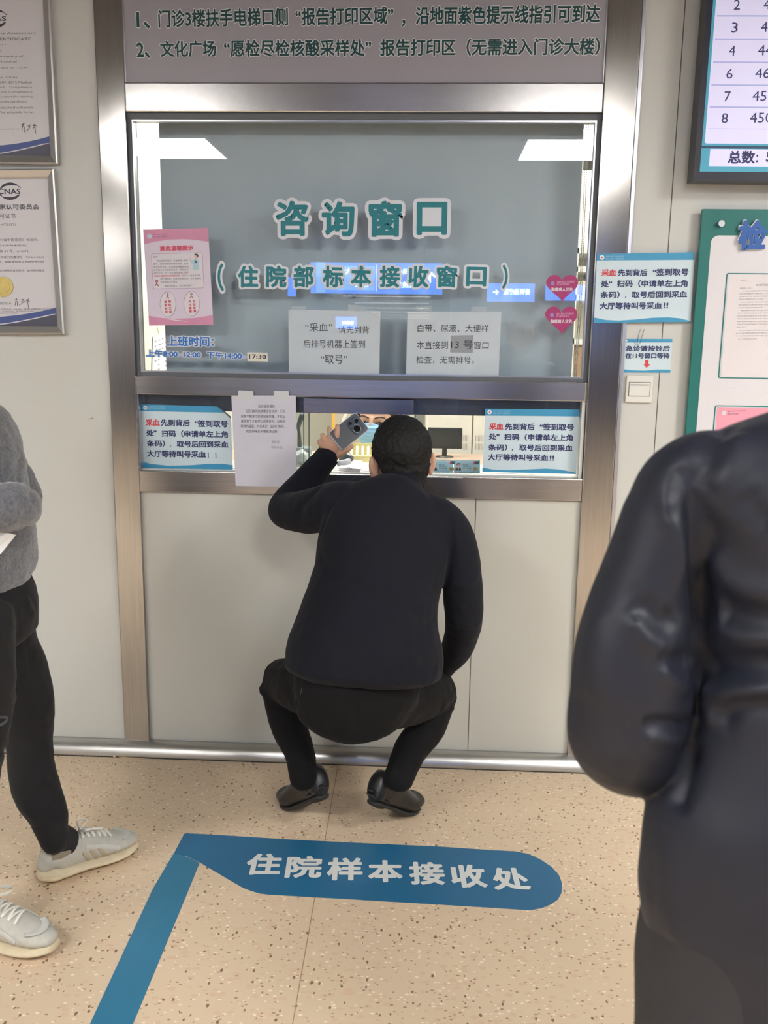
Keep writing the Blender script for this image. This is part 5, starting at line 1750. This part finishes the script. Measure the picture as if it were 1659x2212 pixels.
# phone in the raised hand
pc_ = [A(765, 893, -.085), A(797, 927, -.085), A(740, 972, -.150), A(708, 938, -.150)]
ax = ((pc_[0] + pc_[1]) - (pc_[2] + pc_[3])).normalized()
sx_ = (pc_[1] - pc_[0] + pc_[2] - pc_[3])
sx_ = (sx_ - ax * sx_.dot(ax)).normalized()
nz = sx_.cross(ax)
if nz.y > 0:
    nz, sx_ = -nz, sx_
ctr = sum(pc_, Vector()) / 4
Lp = ((pc_[0] + pc_[1]) / 2 - (pc_[2] + pc_[3]) / 2).length
Wp = ((pc_[1] - pc_[0]).length + (pc_[2] - pc_[3]).length) / 2
yv_ = -nz
mwp = Matrix(((sx_.x, yv_.x, ax.x, ctr.x), (sx_.y, yv_.y, ax.y, ctr.y), (sx_.z, yv_.z, ax.z, ctr.z), (0, 0, 0, 1)))
ph = obj('smartphone', prism(bmesh.new(), rrect(-Wp / 2, Wp / 2, -Lp / 2, Lp / 2, 0.010), -0.004, 0.004), M('phone_slate', (44, 51, 64), 0.28, spec=0.6), None, mwp)
tag(ph, 'slate grey smartphone with round camera lenses held up to the window', 'phone')
obj('clear_case', frame_prism(bmesh.new(), rrect(-Wp / 2 - .0015, Wp / 2 + .0015, -Lp / 2 - .0015, Lp / 2 + .0015, 0.011), rrect(-Wp / 2, Wp / 2, -Lp / 2, Lp / 2, 0.010), -0.0052, 0.0046), M('case_clear', (196, 200, 204), 0.15, spec=0.7), ph)
obj('screen', prism(bmesh.new(), rrect(-Wp / 2 + .002, Wp / 2 - .002, -Lp / 2 + .002, Lp / 2 - .002, 0.008), 0.004, 0.0044), M('phone_screen', (180, 190, 210), 0.15, emit=0.5), ph)
bump = obj('camera_bump', prism(bmesh.new(), rrect(-Wp * .40, Wp * .40, Lp * .5 - .050, Lp * .5 - .008, 0.012), -0.0062, -0.004), M('bump_slate', (54, 62, 76), 0.2, spec=0.6), ph)
lensm, ringm = M('lens_black', (10, 12, 18), 0.05, spec=0.8), M('lens_ring', (120, 132, 150), 0.2, 1.0)
for (lx_, lz_, r_) in ((-0.012, -0.017, 0.0085), (0.010, -0.033, 0.0145), (-0.017, -0.040, 0.007)):
    cz_ = Lp * .5 + lz_
    lx_ *= Wp / .07
    rg = obj('lens_ring', frame_prism(bmesh.new(), ellipse(lx_, cz_, r_, r_), ellipse(lx_, cz_, r_ * .82, r_ * .82), -0.0078, -0.006), ringm, bump)
    obj('lens', prism(bmesh.new(), ellipse(lx_, cz_, r_ * .82, r_ * .82), -0.0072, -0.006), lensm, rg)

# ------------------------------------------------------------------ the masked clerk
base = Vector((-0.17, 0.80, 0.0))
bm = bmesh.new()
kc = A(816, 906, 0.74)
cf, cu = Vector((-0.22, -0.95, -0.12)), Vector((0.05, 0.0, 1))
Pc = head(bm, kc, cf, cu, 1.0, neck=kc + Vector((0.01, 0.045, -0.17)))
nk = kc + Vector((0.01, 0.05, -0.17))
loft(bm, [(nk + Vector((0, 0, 0.0)), .07, .06), (nk + Vector((0, 0.01, -0.06)), .17, .085), (nk + Vector((0, 0.01, -0.25)), .155, .10), (nk + Vector((0, 0.01, -0.42)), .15, .11)])
for sg in (-1, 1):
    a_ = [(nk + Vector((sg * .17, .01, -.08)), .045, .045), (nk + Vector((sg * .21, -.02, -.3)), .038, .038), (nk + Vector((sg * .15, -.10, -.38)), .03, .03)]
    loft(bm, a_)
    hand(bm, a_[-1][0] + Vector((-sg * .02, -.03, -.01)), (-sg * .3, -.55, -.7), (0, 0, 1), (-sg, 0, 0), 0.9, 0.4)
    loft(bm, [(nk + Vector((sg * .08, -.0, -.46)), .08, .08), (nk + Vector((sg * .1, -.22, -.48)), .06, .06), (nk + Vector((sg * .1, -.23, -.9)), .04, .05)])
clk = obj('person', rel(fused(bm, 0.004, 4), base), skin, None, Matrix.Translation(base))
tag(clk, 'clerk with dark hair and a pale blue face mask behind the window opening', 'person')
Rc, Fc, Uc = axes(cf, cu)
bm = bmesh.new()
ell(bm, Pc(0, -0.022, 0.052), Rc * 0.084, Fc * 0.098, Uc * 0.088, 28, 18)
ell(bm, Pc(0, -0.055, -0.03), Rc * 0.078, Fc * 0.055, Uc * 0.09, 24, 14)
for sg in (-1, 1):
    ell(bm, Pc(sg * 0.074, 0.005, 0.01), Rc * 0.014, Fc * 0.03, Uc * 0.06, 12, 10)
me = fused(bm, 0.005, 4)
rumple(me, 0.003, 90)
obj('hair', rel(me, base), hairm, clk)
eyes(Pc, clk, base)
bm = bmesh.new()
for sg in (-1, 1):
    tube(bm, [Pc(sg * .014, .090, .023), Pc(sg * .032, .088, .029), Pc(sg * .050, .074, .024)], 0.0028, K=8)
obj('eyebrows', rel_bm2(bm, base), M('brow', (52, 40, 36), 0.8), clk, smooth=True)
bm = bmesh.new()
for sg in (-1, 1):
    tube(bm, [Pc(sg * .019, .087, .003), Pc(sg * .032, .0885, .0095), Pc(sg * .045, .081, .004)], 0.0016, K=8)
obj('eyelids', rel_bm2(bm, base), M('lash', (44, 34, 32), 0.8), clk, smooth=True)
bm = bmesh.new()
loft(bm, [(Pc(0, .030, -.030), .072, .080), (Pc(0, .036, -.045), .071, .083), (Pc(0, .036, -.065), .064, .076), (Pc(0, .034, -.105), .045, .055)], side=Rc, K=30, cm=0.004)
me = fused(bm, 0.004, 3)
V, N = coords(me), normals(me)
hgt = (V - np.array(Pc(0, 0, 0))) @ np.array(Uc)
set_coords(me, V + N * (0.0022 * np.sin(hgt * 420))[:, None])
obj('face_mask', rel(me, base), M('mask_blue', (150, 196, 232), 0.7, var=0.04), clk)
bm = bmesh.new()
loft(bm, [(nk + Vector((0, 0, -0.035)), .095, .075), (nk + Vector((0, 0.01, -0.075)), .19, .10), (nk + Vector((0, 0.01, -0.25)), .172, .115), (nk + Vector((0, 0.01, -0.48)), .17, .125)])
for sg in (-1, 1):
    loft(bm, [(nk + Vector((sg * .17, .01, -.08)), .06, .06), (nk + Vector((sg * .21, -.02, -.3)), .052, .052), (nk + Vector((sg * .155, -.09, -.37)), .043, .043)])
obj('white_coat', rel(fused(bm, 0.006, 6), base), M('coat_white', (226, 228, 230), 0.7), clk)
bm = bmesh.new()
for sg in (-1, 1):
    loft(bm, [(nk + Vector((sg * .08, -.0, -.46)), .09, .095), (nk + Vector((sg * .1, -.22, -.48)), .07, .07), (nk + Vector((sg * .1, -.23, -.88)), .055, .06)])
obj('trousers', rel(fused(bm, 0.008, 5), base), blackt, clk)

# ------------------------------------------------------------------ standing person on the left
base = Vector((-1.06, -0.92, 0.0))
fleece = M('fleece_grey', (104, 106, 112), 0.95, spec=0.1, var=0.30, vscale=120, bump=1.0, bscale=230, sheen=0.5)
joggers = M('joggers_black', (33, 33, 35), 0.85, spec=0.2, var=0.05, vscale=30, bump=0.1, bscale=800, sheen=0.06)
k = mpp(-0.9)
tors = PX([(-62, 1228, -.90, .126, .19), (-56, 1190, -.90, .128, .19), (-66, 1100, -.90, .122, .19), (-76, 1000, -.90, .116, .185), (-86, 930, -.90, .10, .175), (-104, 890, -.90, .075, .13), (-128, 858, -.90, .062, .070)])
farA = PX([(-86, 925, -.78, .06, .06), (-52, 940, -.73, .066, .062), (8, 1018, -.72, .058, .056), (50, 1074, -.74, .045, .046), (10, 1096, -.80, .046, .046), (-60, 1110, -.86, .042, .042)])
nearA = PX([(-100, 925, -1.0, .06, .06), (-115, 950, -1.08, .064, .062), (-130, 1050, -1.12, .056, .056), (-116, 1104, -1.12, .058, .058), (-40, 1100, -1.09, .060, .056), (22, 1096, -1.04, .058, .054), (44, 1092, -.97, .044, .046), (20, 1086, -.92, .036, .036)])
hips = PX([(-56, 1225, -.90, .112, .155), (-54, 1262, -.90, .112, .160), (-44, 1310, -.90, .124, .175), (-42, 1365, -.90, .120, .175)])
legF = PX([(-18, 1345, -.80, .105, .10), (2, 1400, -.77, .092, .095), (48, 1488, -.75, .076, .082), (60, 1560, -.745, .066, .070), (64, 1622, -.75, .055, .064), (76, 1698, -.76, .060, .060), (104, 1762, -.765, .050, .052), (116, 1806, -.77, .034, .040)])
legN = PX([(-72, 1345, -1.0, .105, .10), (-58, 1420, -1.04, .090, .092), (-48, 1510, -1.05, .078, .08), (-62, 1640, -1.06, .068, .07), (-84, 1770, -1.06, .062, .062), (-78, 1880, -1.05, .056, .056), (-62, 1950, -1.045, .042, .044)])
anF, anN = legF[-1][0], legN[-1][0]
tF, tN = G(290, 1834, 0.0), G(120, 2062, 0.0)
hF = G(96, 1905, 0.0)
fF = (tF - hF)
fF.z = 0
LF = fF.length
fF.normalize()
fN = Vector((0.975, -0.22, 0)).normalized()
hN = tN - fN * 0.285
bm = bmesh.new()
for l in (tors, hips, farA, nearA, legF, legN):
    loft(bm, grow(l, -0.014))
lc = A(-160, 790, -.90) + Vector((0, 0, 0.06))
lf_, lu_ = Vector((0.95, 0.25, -0.15)), Vector((0.05, 0, 1))
Pl = head(bm, lc, lf_, lu_, 0.97, neck=tors[-1][0] + Vector((0, 0, -0.03)))
hand(bm, farA[-1][0] + Vector((-0.02, -0.03, -0.01)), (-0.8, -0.5, -0.1), (0.3, -0.4, 0.85), (0.2, 0.3, 0.9), 0.9, 0.5)
hand(bm, nearA[-1][0] + Vector((-0.01, 0.01, 0.0)), (-0.95, 0.25, 0.05), (0.2, 0.9, 0.2), (0, -0.1, 1), 0.85, 0.4)
for an, h_, f_ in ((anF, hF, fF), (anN, hN, fN)):
    foot0 = h_ + f_ * 0.06 + Vector((0, 0, 0.075))
    loft(bm, [(an, .03, .032), (foot0, .032, .036), (h_ + f_ * 0.13 + Vector((0, 0, 0.05)), .034, .028), (h_ + f_ * 0.21 + Vector((0, 0, 0.038)), .036, .018), (h_ + f_ * 0.25 + Vector((0, 0, 0.034)), .028, .012)], side=(f_.y, -f_.x, 0))
lp = obj('person', rel(fused(bm, 0.0045, 4), base), skin, None, Matrix.Translation(base))
tag(lp, 'person in grey fleece, black joggers and pale sneakers standing at the left edge', 'person')
Rl, Fl, Ul = axes(lf_, lu_)
hair_short('hair', Pl, Rl, Fl, Ul, 0.97, lp, base)
eyes(Pl, lp, base)
bm = bmesh.new()
for l in (tors, farA, nearA):
    loft(bm, l, K=26)
me = fused(bm, 0.006, 7)
folds(me, [([(10, 1040), (40, 1035), (70, 1070), (86, 1100)], -0.008, 0.010), ([(4, 1052), (30, 1048), (55, 1072), (66, 1090)], 0.004, 0.012), ([(8, 985), (4, 1030), (12, 1060)], -0.006, 0.010), ([(30, 985), (60, 1010), (80, 1040)], 0.004, 0.009), ([(0, 1150), (30, 1150), (60, 1135)], -0.008, 0.008), ([(20, 960), (45, 990), (60, 985)], -0.004, 0.008)])
rumple(me, 0.005, 22)
rumple(me, 0.0022, 140)
obj('sweater', rel(me, base), fleece, lp)
bm = bmesh.new()
for l in (hips, legF, legN):
    loft(bm, l, K=26)
me = fused(bm, 0.006, 7)
folds(me, [([(60, 1275), (20, 1283), (-20, 1285)], -0.006, 0.008), ([(66, 1320), (60, 1400), (75, 1480)], -0.005, 0.012), ([(122, 1540), (90, 1550), (60, 1540)], 0.006, 0.011), ([(120, 1590), (90, 1610), (40, 1600)], -0.005, 0.012), ([(130, 1690), (95, 1680), (50, 1640)], 0.006, 0.012), ([(140, 1715), (100, 1705), (50, 1680)], -0.006, 0.010), ([(150, 1745), (110, 1750), (60, 1760)], 0.006, 0.010), ([(148, 1760), (110, 1768), (72, 1790)], -0.006, 0.009), ([(60, 1290), (62, 1310), (75, 1340)], 0.005, 0.010), ([(30, 1500), (45, 1420), (40, 1330)], -0.004, 0.010)])
rumple(me, 0.004, 14)
rumple(me, 0.0014, 45, (1, 1, 1), 2)
jg = obj('joggers', rel(me, base), joggers, lp)
bv = bvh_of(jg.data)
bm = bmesh.new()
hp_ = [bv.ray_cast(CAM - base, ray(*p_).normalized())[0] for p_ in ((-14, 1547), (0, 1549), (14, 1550), (12, 1558), (0, 1566), (-14, 1568))]
if all(hp_):
    tube(bm, hp_, 0.0035, K=8)
    obj('zip_pocket', bm, M('zip_grey', (70, 72, 76), 0.4), jg, smooth=True)
for l in (legF, legN):
    bm = bmesh.new()
    p, q = Vector(l[-2][0]), Vector(l[-1][0])
    dq = (q - p).normalized()
    loft(bm, [(q - dq * 0.045, l[-1][1] + .012, l[-1][2] + .010), (q - dq * 0.004, l[-1][1] + .004, l[-1][2] + .004), (q + dq * 0.012, l[-1][1] + .002, l[-1][2] + .002)], K=24, n=3)
    obj('cuff', rel(fused(bm, 0.004, 3), base), joggers, jg)
for l, h_, f_ in ((legF, hF, fF), (legN, hN, fN)):
    bm = bmesh.new()
    q = Vector(l[-1][0])
    loft(bm, [(q + Vector((-.004, -.004, .03)), .036, .038), (q, .036, .038), (h_ + f_ * 0.065 + Vector((0, 0, 0.095)), .034, .037), (h_ + f_ * 0.07 + Vector((0, 0, 0.06)), .032, .036)], K=22)
    obj('sock', rel(fused(bm, 0.004, 3), base), M('sock_black', (34, 34, 36), 0.9), lp)

upm = M('sneaker_grey', (186, 184, 174), 0.75, var=0.06, vscale=60, bump=0.3, bscale=700)
sued = M('sneaker_suede', (196, 196, 190), 0.85, var=0.05, vscale=60)
sol = M('sneaker_sole', (206, 192, 162), 0.65, var=0.08, vscale=40)
tau = M('sneaker_taupe', (140, 130, 112), 0.8)
stm = M('sneaker_stripe', (176, 164, 140), 0.7)
lacem = M('lace_white', (226, 224, 214), 0.8)


def sneaker(h_, f_, L_, flip):
    up = Vector((0, 0, 1))
    sd = Vector((f_.y, -f_.x, 0))

    def P(t, s_=0.0, z_=0.0):
        return h_ + f_ * (t * L_) + sd * s_ + up * z_
    bm = bmesh.new()
    loft(bm, [(P(.03, 0, .050), .024, .026), (P(.10, 0, .062), .034, .042), (P(.24, 0, .062), .035, .046), (P(.40, 0, .064), .037, .046), (P(.55, 0, .058), .042, .038), (P(.70, 0, .050), .046, .028), (P(.85, 0, .043), .042, .021), (P(.95, 0, .040), .028, .016)], side=sd, K=26)
    loft(bm, [(P(.17, 0, .075), .034, .046), (P(.17, 0, .104), .037, .050)], side=sd, K=24)
    me = fused(bm, 0.0035, 4)
    shp = obj('sneaker', rel(me, base), upm, lp)
    bv = bvh_of(me)
    bm = bmesh.new()
    loft(bm, [(P(-.005, 0, .024), .030, .018), (P(.06, 0, .022), .042, .021), (P(.2, 0, .021), .043, .020), (P(.42, 0, .019), .043, .018), (P(.66, 0, .017), .053, .016), (P(.85, 0, .018), .048, .015), (P(.97, 0, .022), .030, .013)], side=sd, K=26)
    sm = fused(bm, 0.0035, 2)
    V = coords(sm)
    rp = (V - np.array(h_)) @ np.array(f_)
    V[:, 2] = np.where(V[:, 2] < 0.012, np.maximum(V[:, 2], 0.0) + 0.0018 * (np.sin(rp * 190) > 0), V[:, 2])
    side_d = (V - np.array(h_)) @ np.array(sd)
    V += np.outer(0.0014 * np.sign(side_d) * np.sin(V[:, 2] * 420), np.array(sd))
    set_coords(sm, V)
    obj('sole', rel(sm, base), sol, shp)

    def on(t, s_, z_, frm):
        o_ = P(t, s_, z_) - base
        d_ = {'top': Vector((0, 0, -1)), 'l': sd, 'r': -sd}[frm]
        o_ = o_ - d_ * 0.3
        r_ = bv.ray_cast(o_, d_)
        return r_[0] if r_[0] is not None else None
    # suede toe cap, heel tab, stripes
    for frm in ('l', 'r'):
        for tt in (0.44, 0.52, 0.60):
            pl = [on(tt - .07 * q, 0, .036 + .030 * q, frm) for q in (0, .33, .66, 1)]
            if all(pl):
                bm = bmesh.new()
                loft(bm, [(p, .0055, .0016) for p in pl], side=f_, K=10)
                obj('stripe', bm, stm, shp, smooth=True)
        pl = [on(tt, 0, zz, frm) for tt, zz in ((.06, .078), (.14, .080), (.24, .084))]
        if all(pl):
            bm = bmesh.new()
            loft(bm, [(p, .010, .0022) for p in pl], side=up, K=10)
            obj('heel_patch', bm, tau, shp, smooth=True)
        pl = [on(tt, 0, zz, frm) for tt, zz in ((.40, .078), (.52, .070), (.64, .060), (.74, .048))]
        if all(pl):
            bm = bmesh.new()
            loft(bm, [(p, .008, .0022) for p in pl], side=up, K=10)
            obj('eyestay', bm, sued, shp, smooth=True)
    pl = [on(tt, ss, 0, 'top') for tt, ss in ((.80, -.030), (.86, -.018), (.885, 0), (.86, .018), (.80, .030))]
    if all(pl):
        bm = bmesh.new()
        loft(bm, [(p, .012, .0022) for p in pl], side=f_, K=10)
        obj('toe_overlay', bm, sued, shp, smooth=True)
    # laces
    for i, tt in enumerate((.42, .48, .54, .60, .66)):
        for sg in (-1, 1):
            pl = [on(tt + .03 * q * sg * (1 if i % 2 else -1), (-.024 + .048 * q), 0, 'top') for q in (0, .25, .5, .75, 1)]
            if all(pl):
                bm = bmesh.new()
                loft(bm, [(p + up * 0.003, .0042, .0016) for p in pl], side=f_, K=8)
                obj('lace', bm, lacem, shp, smooth=True)
    t0 = on(.40, 0, 0, 'top')
    if t0:
        for pl in ([t0, t0 + sd * .02 + up * .012 - f_ * .01, t0 + sd * .045 + up * .022 + f_ * .0, t0 + sd * .03 + up * .012 + f_ * .02, t0 + f_ * .005 + up * .004],
                   [t0, t0 - sd * .022 + up * .014, t0 - sd * .046 + up * .006 + f_ * .02, t0 - sd * .03 + up * .004 + f_ * .03, t0 + up * .004],
                   [t0, t0 + sd * .018 + f_ * .02 + up * .006, t0 + sd * .030 + f_ * .05 + up * .001]):
            bm = bmesh.new()
            loft(bm, [(p + up * .003, .0038, .0014) for p in pl], side=(0.2, 0.3, .9), K=8)
            obj('lace_loop', bm, lacem, shp, smooth=True)
    bm = bmesh.new()
    loft(bm, [(P(.31, 0, .092) - base, .026, .004), (P(.27, 0, .122) - base, .028, .0045)], side=sd, K=16)
    obj('tongue', bm, upm, shp, smooth=True)
sneaker(hF, fF, LF + 0.005, 1)
sneaker(hN, fN, 0.285, -1)

# sheet of paper tucked under the folded arm
qs = [A(-120, 1135, -1.10), A(20, 1152, -1.07), A(34, 1156, -1.055), A(2, 1196, -1.08), A(-120, 1268, -1.13)]
bm = bmesh.new()
a_ = [bm.verts.new(p - qs[0]) for p in qs]
b_ = [bm.verts.new(p - qs[0] + Vector((0, 0.0015, 0))) for p in qs]
bm.faces.new(a_)
bm.faces.new(b_[::-1])
for i in range(5):
    bm.faces.new((a_[i], b_[i], b_[(i + 1) % 5], a_[(i + 1) % 5]))
tag(obj('paper_sheet', bm, paper, None, Matrix.Translation(qs[0])), 'white paper tucked under the folded grey fleece sleeve at the left edge', 'paper')

# ------------------------------------------------------------------ man in the foreground, back to the camera
satin = M('coat_charcoal', (32, 35, 46), 0.5, spec=0.35, var=0.06, vscale=16, bump=0.25, bscale=60)
YF = -1.95
k = mpp(YF, 1659, 1300)
base = Vector((A(1850, 1500, YF).x, YF, 0.0))
SP = 1850
tors = PX([(SP, 2225, YF, 448 * k, .140, (1, 0, -.36)), (SP, 2030, YF, 474 * k, .150, (1, 0, -.10)), (SP, 1920, YF, 486 * k, .156), (SP, 1850, YF, 480 * k, .155), (SP, 1720, YF, 452 * k, .15), (SP, 1610, YF, 385 * k, .14), (SP, 1480, YF, 345 * k, .132), (SP, 1300, YF, 334 * k, .132), (SP, 1120, YF, 345 * k, .128), (SP, 1050, YF, 385 * k, .120), (SP, 990, YF, 385 * k, .108), (SP, 958, YF, 356 * k, .098), (SP, 926, YF, 312 * k, .088), (SP, 904, YF, 262 * k, .080), (SP, 887, YF, 200 * k, .072), (SP, 868, YF, 120 * k, .064)])
aL = [(1660, 1040, YF, .030, .040), (1600, 1012, YF, .036, .052), (1552, 1003, YF, .036, .058), (1504, 1014, YF, .036, .058), (1464, 1052, YF, .040, .057), (1446, 1115, YF, .049, .056), (1412, 1200, YF, .048, .056), (1390, 1300, YF, .057, .060), (1374, 1400, YF, .065, .064), (1366, 1500, YF + .005, .066, .066), (1352, 1592, YF + .02, .064, .060), (1392, 1620, YF + .10, .052, .050), (1460, 1585, YF + .20, .044, .042)]
armL = PX(aL)


def mirror(l):
    return [(Vector((2 * base.x - p[0].x, p[0].y, p[0].z)),) + tuple(p[1:]) for p in l]
armR = mirror(armL)
hipz = A(SP, 1900, YF).z
legs = []
for sg in (-1, 1):
    x = base.x + sg * 0.118
    legs.append([(Vector((x * 1.0 - sg * .02, YF, hipz)), .105, .115), (Vector((x, YF, 0.70)), .098, .105), (Vector((x, YF - .005, 0.48)), .082, .088), (Vector((x, YF - .015, 0.28)), .072, .078), (Vector((x, YF - .01, 0.09)), .062, .068)])
bm = bmesh.new()
for l in (tors, armL, armR, legs[0], legs[1]):
    loft(bm, grow(l, -0.032), cm=0.004)
fc = Vector((base.x + .01, YF + .045, tors[-1][0].z + 0.135))
ff_, fu_ = Vector((0.15, 0.95, -0.22)), Vector((0, 0.2, 1))
Pf = head(bm, fc, ff_, fu_, 1.0, neck=tors[-1][0] + Vector((0, 0, -.03)))
for l, sg in ((armL, 1), (armR, -1)):
    hand(bm, l[-1][0] + Vector((sg * .02, .04, 0.005)), (sg * .4, .85, .1), (0, -.1, 1), (sg, -.3, .1), 1.0, 0.6)
fg = obj('person', rel(fused(bm, 0.005, 4), base), skin, None, Matrix.Translation(base))
tag(fg, 'man in a dark charcoal coat seen from behind, cut off by the right edge', 'person')
Rf, Ff, Uf = axes(ff_, fu_)
hair_short('hair', Pf, Rf, Ff, Uf, 1.0, fg, base)
eyes(Pf, fg, base)
bm = bmesh.new()
for l in (tors, armL, armR):
    loft(bm, l, K=44, n=6, cm=0.012)
me = fused(bm, 0.0045, 9, 0.5)
COAT = [([(1478, 1010), (1496, 1075), (1506, 1180), (1508, 1300), (1506, 1420), (1502, 1560)], -0.012, 0.008),
        ([(1572, 925), (1545, 985), (1500, 1062)], -0.007, 0.010), ([(1600, 940), (1575, 1000), (1535, 1060)], 0.005, 0.014), ([(1530, 940), (1512, 985), (1488, 1035)], -0.004, 0.009),
        ([(1470, 1000), (1462, 1060), (1452, 1130)], -0.005, 0.008), ([(1440, 1060), (1452, 1120), (1472, 1180), (1470, 1290)], 0.006, 0.009),
        ([(1372, 1290), (1400, 1325), (1440, 1345), (1470, 1320)], -0.008, 0.011), ([(1370, 1320), (1390, 1365), (1425, 1398), (1465, 1425)], 0.007, 0.011), ([(1420, 1412), (1462, 1428), (1498, 1425)], -0.007, 0.009), ([(1430, 1440), (1455, 1472), (1490, 1492)], 0.005, 0.009),
        ([(1385, 1572), (1440, 1570), (1495, 1568)], -0.008, 0.009), ([(1385, 1590), (1430, 1592), (1475, 1594)], 0.005, 0.009), ([(1375, 1560), (1355, 1630), (1340, 1690)], -0.004, 0.008), ([(1290, 1300), (1300, 1420), (1310, 1540)], 0.004, 0.025),
        ([(1540, 1180), (1560, 1240), (1620, 1285), (1720, 1300)], 0.007, 0.018), ([(1545, 1310), (1610, 1328), (1720, 1332)], -0.009, 0.014), ([(1540, 1355), (1600, 1378), (1720, 1380)], 0.005, 0.013),
        ([(1508, 1445), (1580, 1436), (1720, 1432)], -0.010, 0.013), ([(1508, 1486), (1545, 1498), (1600, 1490), (1720, 1480)], 0.011, 0.011), ([(1515, 1500), (1530, 1535), (1545, 1565)], 0.006, 0.009), ([(1550, 1560), (1600, 1525), (1690, 1520)], -0.005, 0.010),
        ([(1502, 1590), (1485, 1680), (1465, 1760)], -0.009, 0.012), ([(1600, 1065), (1630, 1105), (1665, 1125)], -0.006, 0.014), ([(1440, 1800), (1450, 1950), (1470, 2050)], 0.003, 0.02)]
folds(me, [(p_, a_ * 1.05, s_ * 1.1) for p_, a_, s_ in COAT])
rumple(me, 0.005, 6, (1, 1, 0.8))
rumple(me, 0.0012, 22, (1, 1, 0.7), 4)
cj = obj('coat', rel(me, base), satin, fg)
bm = bmesh.new()
loft(bm, [(tors[-1][0] + Vector((0, 0, -.02)), .072, .074), (tors[-1][0] + Vector((0, .01, .03)), .066, .068)], K=30)
obj('collar', rel(fused(bm, 0.004, 4), base), satin, cj)
bm = bmesh.new()
loft(bm, [(Vector((base.x, YF, hipz + .12)), .17, .12), (Vector((base.x, YF, hipz - .02)), .175, .125), (Vector((base.x, YF, hipz - .10)), .13, .10)])
for l in legs:
    loft(bm, l, K=24)
me = fused(bm, 0.007, 8)
rumple(me, 0.005, 12)
obj('trousers', rel(me, base), M('trouser_charcoal', (44, 44, 48), 0.8), fg)
for sg in (-1, 1):
    x = base.x + sg * 0.118
    bm = bmesh.new()
    loft(bm, [(Vector((x, YF - .06, .045)), .032, .038), (Vector((x, YF + .02, .055)), .036, .045), (Vector((x + sg * .01, YF + .11, .038)), .046, .03), (Vector((x + sg * .015, YF + .18, .03)), .034, .022)], side=(1, 0, 0))
    sh = obj('shoe', rel(fused(bm, 0.005, 3), base), leather, fg)
    bm = bmesh.new()
    loft(bm, [(Vector((x, YF - .065, .011)), .034, .011), (Vector((x, YF + .03, .011)), .034, .011), (Vector((x + sg * .01, YF + .11, .011)), .049, .011), (Vector((x + sg * .015, YF + .19, .011)), .034, .010)], side=(1, 0, 0))
    obj('sole', rel(fused(bm, 0.005, 2), base), solem, sh)
